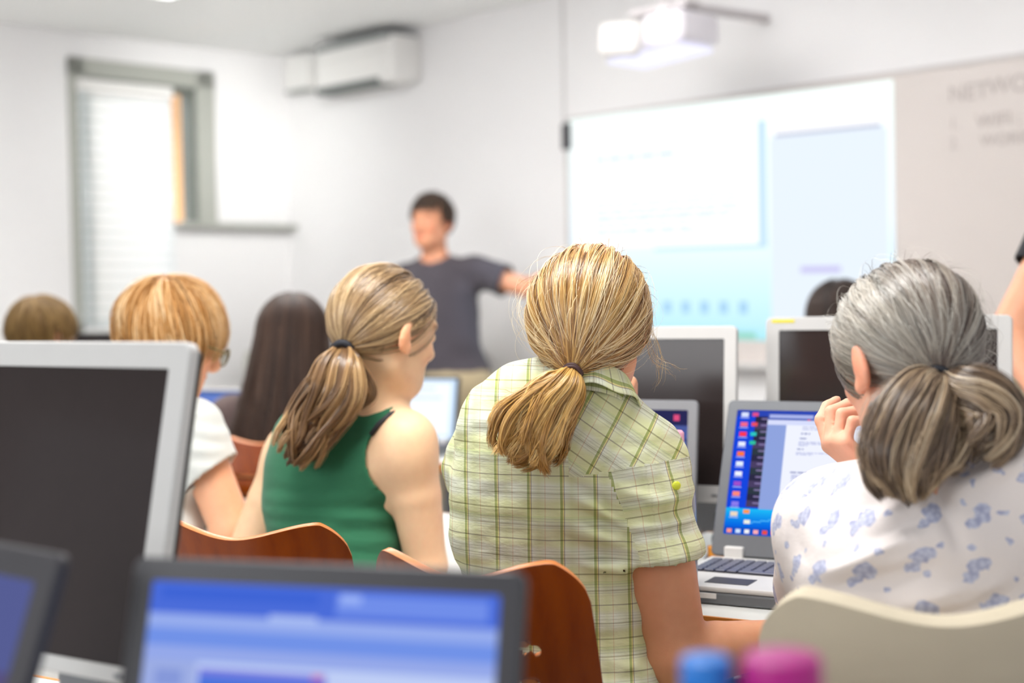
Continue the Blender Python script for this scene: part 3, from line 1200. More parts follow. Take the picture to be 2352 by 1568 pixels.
# whiteboard covering the right of the front wall, the duct beside it
s0, z_a = front_s(1303, 276, 0.02)
_, z_b = front_s(2300, 137, 0.02)
wb_top = (z_a + z_b) / 2
WB_BOT = 0.98
wbd = thing('whiteboard', 'wide pale whiteboard on the front wall carrying the projected picture and faint writing', 'whiteboard', tuple(CORNER), RZ)
def fpart(name, a0, a1, b0, b1, z0, z1, mat, par, bev=0.002):
    bm = bmesh.new()
    add_box(bm, ((a0 + a1) / 2, (b0 + b1) / 2, (z0 + z1) / 2), (a1 - a0, b1 - b0, z1 - z0), None, bev)
    return mesh_obj(name, bm, mat, par)
fpart('board', s0, 6.2, -0.02, -0.002, WB_BOT, wb_top, M['board'], wbd)
bm = bmesh.new()
for a0, a1, z0, z1 in ((s0 - 0.012, 6.2, wb_top, wb_top + 0.012), (s0 - 0.012, 6.2, WB_BOT - 0.012, WB_BOT), (s0 - 0.014, s0, WB_BOT, wb_top)):
    add_box(bm, ((a0 + a1) / 2, -0.014, (z0 + z1) / 2), (a1 - a0, 0.024, z1 - z0))
mesh_obj('frame', bm, plain('board_frame', 'C9C4C2', 0.4), wbd)
fpart('pen_tray', s0 + 0.1, 5.8, -0.09, -0.02, WB_BOT - 0.02, WB_BOT, M['silver'], wbd)
def text_mesh(name, txt, size, mat, par):
    cu = bpy.data.curves.new(name, 'FONT')
    cu.body = txt
    cu.size = size
    tmp = bpy.data.objects.new(name + '_tmp', cu)
    COL.objects.link(tmp)
    bpy.context.view_layer.update()
    me = bpy.data.meshes.new_from_object(tmp.evaluated_get(bpy.context.evaluated_depsgraph_get()))
    bpy.data.objects.remove(tmp)
    me.materials.clear(); me.materials.append(mat)
    return link(bpy.data.objects.new(name, me), par)
def front_text(txt, s, z, size, off, mat, par, name='handwriting'):
    o = text_mesh(name, txt, size, mat, par)
    o.location = (s, -off, z)
    o.rotation_euler = (math.pi / 2, 0, 0)
    return o
ink = plain('faded_marker_ink', 'B4AAA6', 0.6)
for px, py, txt, sz in ((2178, 222, 'NET', .085), (2268, 205, 'WORK', .085), (2180, 285, '1.', .06), (2240, 282, 'WIFI : E', .07), (2180, 330, '2.', .06), (2250, 324, 'WORKSHOP', .06)):
    s_, z_ = front_s(px, py, 0.022)
    front_text(txt, s_, z_ - 0.02, sz, 0.0215, ink, wbd)
sd, zd = front_s(1297, 200, 0.0)
trim = struct(fpart('trim_1', sd - 0.010, sd + 0.006, -0.008, 0, wb_top, CEIL, plain('cable_duct', 'D2CFCE', 0.5), None))
trim.location = CORNER; trim.rotation_euler = (0, 0, RZ)

# the picture on the board: projector light put in as glowing sheets
def slide():
    rt = thing('projected_screen', 'bright projected computer desktop with an open document on the whiteboard', 'projection', tuple(CORNER), RZ)
    def loc(px, py):
        s_, z_ = front_s(px, py, 0.024)
        return Vector((s_, -0.024, z_))
    TL, TR, BR, BL = loc(1305, 274), loc(2051, 182), loc(2058, 790), loc(1312, 770)
    def uvp(u, v, o=0.0):
        p = TL.lerp(TR, u).lerp(BL.lerp(BR, u), v)
        return p + Vector((0, -o, 0))
    # wallpaper, brightness of the picture itself varies down the desktop
    m = bpy.data.materials.new('projected_wallpaper')
    m.use_nodes = True
    k = NT(m); k.n.clear()
    e = k.new('ShaderNodeEmission'); out = k.new('ShaderNodeOutputMaterial')
    k.link(e.outputs[0], out.inputs[0])
    uvn = k.new('ShaderNodeUVMap')
    sep = k.new('ShaderNodeSeparateXYZ'); k.link(uvn.outputs[0], sep.inputs[0])
    c = k.ramp(sep.outputs[1], [(0.0, lin('F4FFFC')), (0.5, lin('EDF8FF')), (0.75, lin('D2EEFE')), (0.93, lin('BDE6FB')), (1.0, lin('A5E0E6'))])
    k.link(c, e.inputs[0]); e.inputs[1].default_value = 1.0
    bm = bmesh.new()
    uvl = bm.loops.layers.uv.new('UVMap')
    n = 16
    g = [[bm.verts.new(uvp(i / n, j / n)) for i in range(n + 1)] for j in range(n + 1)]
    for j in range(n):
        for i in range(n):
            f = bm.faces.new((g[j][i], g[j][i + 1], g[j + 1][i + 1], g[j + 1][i]))
            for l, (a, b) in zip(f.loops, ((i, j), (i + 1, j), (i + 1, j + 1), (i, j + 1))):
                l[uvl].uv = (a / n, b / n)
    me = bpy.data.meshes.new('wallpaper'); bm.to_mesh(me); bm.free(); me.materials.append(m)
    link(bpy.data.objects.new('wallpaper', me), rt)
    def quads(name, rects, col, st, o):
        bm = bmesh.new()
        for (u0, v0, u1, v1) in rects:
            vs = [bm.verts.new(uvp(*q, o)) for q in ((u0, v0), (u1, v0), (u1, v1), (u0, v1))]
            bm.faces.new(vs)
        return mesh_obj(name, bm, emit(col, st), rt)
    quads('document_window', [(0.02, 0.03, 0.63, 0.60)], 'FDFFFF', 1.12, 0.0015)
    quads('side_window', [(0.665, 0.03, 0.985, 0.16)], 'FFFFFF', 1.12, 0.0015)
    quads('side_panel', [(0.665, 0.175, 0.985, 0.93)], 'EAF4FE', 1.0, 0.0015)
    quads('window_shadow', [(0.632, 0.10, 0.655, 0.62), (0.30, 0.605, 0.64, 0.62)], 'C9E6F8', 1.0, 0.0012)
    quads('ribbon_line', [(0.68, 0.160, 0.97, 0.174)], 'B9BED6', 1.0, 0.002)
    r = random.Random(3)
    tx = []
    for v, n_ in ((0.19, 5), (0.30, 2), (0.385, 8), (0.42, 9), (0.45, 9), (0.475, 8), (0.51, 6), (0.535, 6)):
        u = 0.10
        for _ in range(n_):
            w = r.uniform(0.025, 0.07); tx.append((u, v, min(u + w, 0.57), v + (0.022 if n_ == 5 else 0.012))); u += w + 0.01
            if u > 0.54: break
    quads('text_lines', tx, 'D9E8F3', 1.0, 0.002)
    quads('desktop_icons', [(0.33 + i * 0.06, 0.84, 0.355 + i * 0.06, 0.89) for i in range(5)], 'ACD6F2', 1.0, 0.002)
    quads('status_text', [(0.75, 0.70, 0.86, 0.725)], 'CDC8F4', 1.0, 0.002)
    quads('taskbar', [(0.0, 0.965, 0.62, 0.995)], '9FDCCB', 1.0, 0.002)
slide()
s_, z_ = front_s(1300, 305, 0.03)
brk = thing('corner_sensor', 'small black sensor at the upper corner of the projected picture', 'sensor', tuple(CORNER), RZ)
fpart('sensor_case', s_ - 0.020, s_ + 0.035, -0.045, -0.027, z_ - 0.08, z_ + 0.045, M['blackg'], brk, 0.01)

# air conditioner close to the corner
a0, z0 = front_s(722, 214, 0.22)
a1, z1 = front_s(893, 75, 0.22)
ac = thing('air_conditioner', 'white wall air conditioner high on the front wall near the corner', 'air conditioner', tuple(CORNER), RZ)
_, zt0 = front_s(740, 103, 0.22)
zt = (zt0 + z1) / 2
_, zb0 = front_s(730, 213, 0.22); _, zb1 = front_s(880, 190, 0.22)
zb = (zb0 + zb1) / 2
fpart('case', a0, a1, -0.21, 0.0, zb, zt, M['white_pl'], ac, 0.02)
fpart('upper_vent', a0 + 0.03, a1 - 0.005, -0.222, -0.02, zt - 0.03, zt + 0.008, plain('vent_grey', '8E9190', 0.6), ac, 0.003)
fpart('outlet', a0 + 0.01, a1 - 0.10, -0.216, -0.10, zb - 0.004, zb + 0.032, plain('outlet_grey', '6C706E', 0.6), ac, 0.003)
fpart('front_line', a0 + 0.02, a1 - 0.03, -0.2125, -0.2, zb + 0.16, zb + 0.164, plain('panel_line', 'CFCDCA', 0.6), ac, 0)
b0, _ = front_s(652, 170, 0.12); b1, _ = front_s(708, 170, 0.12)
_, zc1 = front_s(680, 128, 0.12); _, zc0 = front_s(680, 206, 0.12)
pc = thing('pipe_cover', 'small white pipe cover box between the air conditioner and the corner', 'cover', tuple(CORNER), RZ)
fpart('box', max(0.01, b0), b1, -0.12, 0.0, zc0, zc1, M['white_pl'], pc, 0.01)
fpart('lower_lip', max(0.01, b0) + 0.01, b1 - 0.03, -0.124, -0.06, zc0 - 0.012, zc0 + 0.004, plain('lip_grey', 'A5A8A4', 0.6), pc, 0.002)

# ceiling light
lp = P(335, -52, 6.1)
cl = thing('ceiling_light', 'flat glowing ceiling light panel near the window', 'ceiling light', (lp.x, lp.y, CEIL), RZ)
box_obj('frame', (0, 0, -0.012), (0.62, 0.62, 0.024), M['white_pl'], cl)
box_obj('diffuser', (0, 0, -0.026), (0.56, 0.56, 0.006), emit('FFFFFF', 3.0), cl)

# projector on its wall arm
pj_c = P(1500, 92, 5.45)
pj = thing('projector', 'short-throw white projector on an arm above the whiteboard', 'projector', tuple(pj_c), RZ)
bm = bmesh.new(); add_box(bm, (-0.06, 0, 0.0), (0.20, 0.30, 0.13), Matrix.Rotation(0.10, 3, 'Y'), 0.03, 3)
mesh_obj('case', bm, plain('projector_white', 'DDD9D6', 0.45, var=0.01), pj, True)
bm = bmesh.new(); add_box(bm, (0.12, 0.02, 0.02), (0.20, 0.24, 0.12), None, 0.03, 3)
mesh_obj('lens_housing', bm, plain('projector_housing', 'EFEBF2', 0.3, var=0.01), pj, True)
bm = bmesh.new(); bmesh.ops.create_uvsphere(bm, u_segments=20, v_segments=14, radius=0.05, matrix=Matrix.Translation((0.13, -0.10, 0.03)) @ Matrix.Diagonal((0.55, 0.6, 1.0, 1)))
mesh_obj('lens', bm, emit('FFFFFF', 2.2), pj, True)
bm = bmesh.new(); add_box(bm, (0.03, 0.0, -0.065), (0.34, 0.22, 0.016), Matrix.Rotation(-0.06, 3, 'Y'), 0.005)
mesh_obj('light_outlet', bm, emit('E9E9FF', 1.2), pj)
bm = bmesh.new(); add_tube(bm, [(0.05, 0.0, 0.06), (0.05, 0.0, 0.13), (0.06, 0.9, 0.16)], 0.02, 10)
add_box(bm, (0.06, 0.0, 0.105), (0.28, 0.10, 0.03), None, 0.008)
bl = bpy.data.lights.new('projector_beam', 'SPOT'); bl.energy = 26; bl.color = (0.45, 0.72, 1.0); bl.spot_size = math.radians(15); bl.spot_blend = 0.6; bl.shadow_soft_size = 0.03
bo_ = bpy.data.objects.new('projector_beam', bl); COL.objects.link(bo_)
bo_.location = pj_c + Vector((-0.05, 0.12, -0.10))
bo_.rotation_euler = (P(1105, 700, 6.38) - bo_.location).to_track_quat('-Z', 'Y').to_euler()
mesh_obj('wall_arm', bm, plain('arm_paint', 'C9C3C4', 0.5), pj)

# ------------------------------------------------------------------ furniture and equipment
DZ = 0.76


def rounded(W, H, r, n=6):
    pts = []
    for cx, cz, a0 in ((W / 2 - r, H / 2 - r, 0), (-W / 2 + r, H / 2 - r, 90), (-W / 2 + r, -H / 2 + r, 180), (W / 2 - r, -H / 2 + r, 270)):
        for i in range(n + 1):
            a = math.radians(a0 + 90 * i / n)
            pts.append((cx + r * math.cos(a), cz + r * math.sin(a)))
    return pts


def ring(bm, W, H, r, hole, depth, y=0.0, ri=0.003, soft=0.002):
    """upright frame W x H with a rectangular opening hole=(x0,z0,x1,z1), front at y, going back depth"""
    x0, z0, x1, z1 = hole
    out = rounded(W, H, r)
    inn = [(p[0] + (x0 + x1) / 2, p[1] + (z0 + z1) / 2) for p in rounded(x1 - x0, z1 - z0, ri)]
    s1 = [(p[0] * (1 - 2 * soft / W), p[1] * (1 - 2 * soft / H)) for p in out]
    loops = [[bm.verts.new((p[0], y + depth, p[1])) for p in out], [bm.verts.new((p[0], y + soft, p[1])) for p in out],
             [bm.verts.new((p[0], y, p[1])) for p in s1], [bm.verts.new((p[0], y, p[1])) for p in inn], [bm.verts.new((p[0], y + min(depth, 0.006), p[1])) for p in inn]]
    n = len(out)
    for A_, B_ in zip(loops, loops[1:]):
        for i in range(n):
            bm.faces.new((A_[i], A_[(i + 1) % n], B_[(i + 1) % n], B_[i]))
    bm.faces.new(loops[0])


def pane_mesh(name, x0, z0, x1, z1, y, mat, parent, rects=(), text=()):
    """flat display facing -y; rects = (u0,v0,u1,v1,colour,strength,layer) from its top-left corner"""
    mats = [mat]
    bm = bmesh.new()
    def q(u0, v0, u1, v1, yy, mi):
        X0, X1 = x0 + (x1 - x0) * u0, x0 + (x1 - x0) * u1
        Z0, Z1 = z1 - (z1 - z0) * v1, z1 - (z1 - z0) * v0
        f = bm.faces.new([bm.verts.new(c) for c in ((X0, yy, Z0), (X1, yy, Z0), (X1, yy, Z1), (X0, yy, Z1))])
        f.material_index = mi
    q(0, 0, 1, 1, y, 0)
    ix = {}
    for u0, v0, u1, v1, c, st, ly in rects:
        mm = emit(c, st)
        if mm.name not in ix:
            ix[mm.name] = len(mats); mats.append(mm)
        q(u0, v0, u1, v1, y - 0.00012 * ly, ix[mm.name])
    me = bpy.data.meshes.new(name)
    bm.to_mesh(me); bm.free()
    for mm in mats: me.materials.append(mm)
    o = link(bpy.data.objects.new(name, me), parent)
    for s_, u, v, size, c in text:
        t = text_mesh('screen_text', s_, size, emit(c, 1.0), o)
        t.location = (x0 + (x1 - x0) * u, y - 0.0007, z1 - (z1 - z0) * v)
        t.rotation_euler = (math.pi / 2, 0, 0)
    return o


def make_monitor(label, corner, theta, tilt, W=0.42, H=0.365, bez=0.026, chin=0.030, rects=(), base_z=DZ, back='black', group=None, sticker=False, panel=None, foot_w=0.26, bezmat='silver'):
    """corner = world position of the top right corner of the panel front"""
    tilt = math.radians(tilt)
    Rz = Matrix.Rotation(-math.radians(theta), 3, 'Z')
    Rt = Matrix.Rotation(-tilt, 3, 'X')
    c = Vector(corner)
    pc = c - Rz @ (Rt @ Vector((W / 2, 0, H / 2)))       # panel centre
    root = thing('monitor', label, 'monitor', (pc.x, pc.y, base_z), -math.radians(theta), group)
    dz = pc.z - base_z
    def T(bm):
        bmesh.ops.transform(bm, matrix=Matrix.Translation((0, 0, dz)) @ Rt.to_4x4(), verts=bm.verts)
        return bm
    bm = bmesh.new()
    ring(bm, W, H, 0.012, (-W / 2 + bez, -H / 2 + chin, W / 2 - bez, H / 2 - bez), 0.012)
    mesh_obj('bezel', T(bm), M[bezmat], root)
    bm = bmesh.new()
    add_box(bm, (0, 0.019, 0), (W - 0.012, 0.018, H - 0.012), None, 0.006)
    add_box(bm, (0, 0.040, -0.01), (W * 0.7, 0.03, H * 0.66), None, 0.012)
    mesh_obj('back_shell', T(bm), M[back], root)
    sc_ = pane_mesh('screen', -W / 2 + bez, -H / 2 + chin, W / 2 - bez, H / 2 - bez, 0.004, panel or M['panel'], root, rects)
    sc_.data.transform(Matrix.Translation((0, 0, dz)) @ Rt.to_4x4())
    bm = bmesh.new()
    back_p = Rt @ Vector((0, 0.06, -0.02)) + Vector((0, 0, dz))
    add_box(bm, (0, back_p.y + 0.015, back_p.z / 2), (0.07, 0.03, back_p.z), None, 0.006)
    mesh_obj('stand', bm, M['silver_dark'], root)
    bm = bmesh.new()
    add_box(bm, (0, back_p.y + 0.0, 0.009), (foot_w, 0.20, 0.018), None, 0.008)
    mesh_obj('foot', bm, M['silver_dark'], root)
    bm = bmesh.new()
    add_box(bm, (W * 0.40, -0.0006, -H / 2 + chin * 0.45), (0.012, 0.002, 0.005), None, 0.001)
    mesh_obj('power_button', T(bm), M['silver_dark'], root)
    if sticker:
        bm = bmesh.new()
        add_box(bm, (-W / 2 + 0.036, -0.0006, H / 2 - 0.0085), (0.046, 0.001, 0.0055))
        mesh_obj('yellow_sticker', T(bm), plain('yellow_tape', 'F7E400', 0.6), root)
    return root


def make_laptop(label, hinge, theta, tilt, W=0.35, D=0.27, LH=0.28, bez=0.022, rects=(), text=(), panel=None, lidcol='silver_dark', basecol='silver', side='gun', keys=True, base=True, bot=0.03, group=None):
    """hinge = world position of the middle of the hinge line on the desk"""
    root = thing('laptop', label, 'laptop', (hinge[0], hinge[1], DZ), -math.radians(theta), group)
    t = math.radians(tilt)
    hz = 0.032
    L = Matrix.Translation((0, 0, hz)) @ Matrix.Rotation(-t, 4, 'X')
    if base:
        bm = bmesh.new()
        add_box(bm, (0, -D / 2, 0.011), (W, D, 0.020), None, 0.004)
        bs = mesh_obj('base', bm, M[side], root)
        bm = bmesh.new()
        add_box(bm, (0, -D / 2, 0.0255), (W - 0.002, D - 0.002, 0.009), None, 0.0035)
        mesh_obj('palm_rest', bm, M[basecol], bs)
        bm = bmesh.new()
        add_box(bm, (-0.085, -D - 0.0005, 0.015), (0.038, 0.002, 0.009), None, 0.001)
        mesh_obj('front_latch', bm, M['white_pl'], bs)
        bm = bmesh.new()
        add_box(bm, (-0.06, -D + 0.055, 0.0302), (0.075, 0.05, 0.001))
        mesh_obj('touchpad', bm, M['blackg'], bs)
        if keys:
            bm = bmesh.new()
            add_box(bm, (0, -D + 0.175, 0.0302), (W - 0.03, 0.115, 0.001))
            mesh_obj('keyboard_tray', bm, M['blackg'], bs)
            bm = bmesh.new()
            kw = (W - 0.036) / 15
            for r_ in range(6):
                x = -W / 2 + 0.018
                while x < W / 2 - 0.02:
                    w = kw * (5.2 if (r_ == 0 and -0.09 < x < -0.06) else 1)
                    w = min(w, W / 2 - 0.018 - x)
                    add_box(bm, (x + w / 2, -D + 0.128 + r_ * 0.0185, 0.0325), (w - 0.003, 0.0155, 0.004), None, 0.0012, 1)
                    x += w
            mesh_obj('keyboard', bm, plain('key_tops', '4C4E63', 0.3, var=0.05), bs)
    bm = bmesh.new()
    ring(bm, W, LH, 0.010, (-W / 2 + bez, -LH / 2 + bot, W / 2 - bez, LH / 2 - bez), 0.010, y=0.0)
    bmesh.ops.translate(bm, vec=(0, 0, LH / 2), verts=bm.verts)
    bmesh.ops.transform(bm, matrix=L, verts=bm.verts)
    lid = mesh_obj('lid', bm, M[lidcol], root)
    sc_ = pane_mesh('screen', -W / 2 + bez, bot, W / 2 - bez, LH - bez, 0.002, panel or M['panel'], lid, rects)
    for ch in text:
        s_, u, v, size, c = ch
        tt = text_mesh('screen_text', s_, size, emit(c, 1.0), lid)
        x = -W / 2 + bez + (W - 2 * bez) * u
        z = LH - bez - (LH - bez - bot) * v
        tt.matrix_local = L @ Matrix.Translation((x, 0.002 - 0.0008, z)) @ Matrix.Rotation(math.pi / 2, 4, 'X')
    sc_.data.transform(L)
    for sx in (-1, 1):
        bm = bmesh.new()
        add_box(bm, (sx * (W / 2 - 0.045), 0.002, hz + 0.004), (0.036, 0.014, 0.026), None, 0.003)
        mesh_obj('hinge', bm, M['white_pl'], root)
    return root


def desk(label, p0, theta, length, depth, group=None):
    """p0 = near left corner; theta turns the long side"""
    root = thing('desk', label, 'desk', (p0[0], p0[1], 0), -math.radians(theta), group)
    bm = bmesh.new(); add_box(bm, (length / 2, depth / 2, DZ - 0.012), (length, depth, 0.024), None, 0.002)
    mesh_obj('desktop', bm, M['desk'], root)
    bm = bmesh.new()
    add_box(bm, (length / 2, -0.003, DZ - 0.014), (length, 0.006, 0.028)); add_box(bm, (length / 2, depth + 0.003, DZ - 0.014), (length, 0.006, 0.028))
    mesh_obj('edge_band', bm, M['desk_edge'], root)
    for x in (0.06, length - 0.06):
        for y in (0.06, depth - 0.06):
            bm = bmesh.new(); add_tube(bm, [(x, y, 0), (x, y, DZ - 0.024)], 0.02, 12)
            mesh_obj('leg', bm, M['steel'], root)
    bm = bmesh.new(); add_box(bm, (length / 2, depth - 0.05, DZ - 0.2), (length - 0.2, 0.016, 0.34))
    mesh_obj('modesty_panel', bm, M['silver_dark'], root)
    return root


def make_chair(label, loc, rotz, w=0.40, group=None, cloth=False, ztop=0.905):
    root = thing('chair', label, 'chair', (loc[0], loc[1], 0), rotz, group)
    nx, nz = 100, 96
    zb = 0.60
    us = np.linspace(-1, 1, nx)
    au = np.abs(us)
    top = ztop - 0.026 + 0.026 * np.clip(au / 0.82, 0, 1) ** 2 * (3 - 2 * np.clip(au / 0.82, 0, 1))
    rr = 0.045 / (w / 2)
    e = np.clip((au - (1 - rr)) / rr, 0, 1)
    top = top - 0.045 * (1 - np.sqrt(1 - e ** 2 * 0.999)) - 0.012 * np.clip((au - 0.80) / 0.2, 0, 1)
    bot = np.full(nx, zb)
    vv = np.linspace(0, 1, nz)
    X = np.tile(us * w / 2, (nz, 1)).T
    Zz = bot[:, None] * (1 - vv) + top[:, None] * vv
    slots = [] if cloth else [(0, ztop - 0.122, 0.098, 0.008), (0, ztop - 0.176, 0.098, 0.008), (0, ztop - 0.230, 0.098, 0.008)]
    def sd(x, z, s):
        qx = np.maximum(np.abs(x - s[0]) - (s[2] - s[3]), 0); qz = z - s[1]
        return np.sqrt(qx ** 2 + qz ** 2) - s[3]
    D = np.full(X.shape, 1.0)
    for s in slots: D = np.minimum(D, sd(X, Zz, s))
    # pull the grid points around each slot on to its outline
    for s in slots:
        d = sd(X, Zz, s)
        near = (d < 0.0045) & (d > -0.003)
        g = 1e-4
        gx = (sd(X + g, Zz, s) - sd(X - g, Zz, s)) / (2 * g); gz = (sd(X, Zz + g, s) - sd(X, Zz - g, s)) / (2 * g)
        X = np.where(near, X - gx * d, X); Zz = np.where(near, Zz - gz * d, Zz)
    Y = -0.205 + 0.055 * (X / (w / 2)) ** 2 - 0.16 * (Zz - 0.5) - 0.05 * (Zz - 0.5) ** 2 * 4
    V = np.stack([X, Y, Zz], -1).reshape(-1, 3)
    idx = np.arange(nx * nz).reshape(nx, nz)
    F = np.stack([idx[:-1, :-1], idx[1:, :-1], idx[1:, 1:], idx[:-1, 1:]], -1).reshape(-1, 4)
    if slots:
        Dm = D.reshape(-1)
        F = F[~(Dm[F].mean(1) < 0)]
    V, F = compact(V, F)
    o = np_mesh('backrest', V, F, [M['wood'], M['wood_edge']], root)
    md = o.modifiers.new('thickness', 'SOLIDIFY'); md.thickness = 0.011; md.offset = 0; md.material_offset_rim = 1
    md2 = o.modifiers.new('soft', 'BEVEL'); md2.width = 0.002; md2.segments = 2; md2.limit_method = 'ANGLE'; md2.angle_limit = 0.9
    # seat
    n = 24
    a = np.linspace(-1, 1, n); b = np.linspace(0, 1, n)
    Aq, Bq = np.meshgrid(a, b, indexing='ij')
    sx = Aq * (w / 2) * (1 - 0.10 * (1 - Bq)) * np.sqrt(np.clip(1 - np.clip((np.abs(Bq - 0.5) - 0.38) / 0.14, 0, 1) ** 2 * 0.35, 0, 1))
    sy = -0.20 + Bq * 0.42
    sz = 0.455 + 0.012 * Aq ** 2 - 0.03 * np.clip((Bq - 0.85) / 0.15, 0, 1) ** 2 + 0.03 * np.clip((0.12 - Bq) / 0.12, 0, 1) ** 2
    V = np.stack([sx, sy, sz], -1).reshape(-1, 3)
    idx = np.arange(n * n).reshape(n, n)
    F = np.stack([idx[:-1, :-1], idx[1:, :-1], idx[1:, 1:], idx[:-1, 1:]], -1).reshape(-1, 4)
    o = np_mesh('seat', V, F, [M['wood'], M['wood_edge']], root)
    md = o.modifiers.new('thickness', 'SOLIDIFY'); md.thickness = 0.011; md.offset = 0; md.material_offset_rim = 1
    for sx_ in (-1, 1):
        bm = bmesh.new(); add_tube(bm, [(sx_ * 0.15, 0.12, 0.44), (sx_ * 0.19, 0.20, 0.0)], 0.011, 10); mesh_obj('leg', bm, M['steel'], root, True)
        bm = bmesh.new(); add_tube(bm, [(sx_ * 0.15, -0.12, 0.44), (sx_ * 0.19, -0.24, 0.0)], 0.011, 10); mesh_obj('leg', bm, M['steel'], root, True)
        bm = bmesh.new(); add_tube(bm, [(sx_ * 0.15, 0.12, 0.44), (sx_ * 0.15, -0.14, 0.44), (sx_ * 0.14, -0.205, 0.50), (sx_ * 0.14, -0.222, 0.64)], 0.010, 10)
        mesh_obj('back_support', bm, M['steel'], root, True)
    return root


# ---- desks: the row in front of the photographer, the row the women sit at, the row beyond
def line_pt(p, theta, along, across=0.0):
    c, s = math.cos(math.radians(theta)), math.sin(math.radians(theta))
    return (p[0] + c * along + s * across, p[1] - s * along + c * across)

DESK_TH = 30
B0 = (0.333, 2.225)
desk('long white desk with orange edge under the three open laptops and dark monitors', line_pt(B0, DESK_TH, -1.9), DESK_TH, 1.55, 0.74)
desk('white desk with orange edge holding the laptop in front of the grey-haired woman', line_pt(B0, DESK_TH, -0.34), DESK_TH, 1.55, 0.74)
C0 = (-0.19, 4.40)
desk('white desk behind the plaid shirt, holding the small bright laptop', line_pt(C0, DESK_TH, -0.55), DESK_TH, 1.55, 0.70)
desk('white desk beside the wall under the window, where the brown-haired woman sits', line_pt(C0, DESK_TH, -2.12), DESK_TH, 1.55, 0.70)
A0 = (-0.55, 0.86)
desk('desk closest to the camera, under the two laptops and the big dark monitor', line_pt(A0, 32, -0.75), 32, 1.75, 0.86)

# ---- monitors
make_monitor('large switched-off monitor with pale bezel, closest to the camera, above the two dark-framed laptops', P(441, 784, 1.50), 33, 12, W=0.435, H=0.360, bez=0.029, chin=0.017)
make_monitor('silver framed switched-off monitor between the plaid shirt woman and the laptop with the document', P(1692, 748, 2.80), 26, 4, W=0.43, H=0.35, foot_w=0.18, bez=0.025, chin=0.034, back='black')
make_monitor('silver framed switched-off monitor with a yellow strip, behind the grey-haired woman', P(2325, 722, 2.72), 24, 3, W=0.478, H=0.37, bez=0.027, chin=0.032, sticker=True)

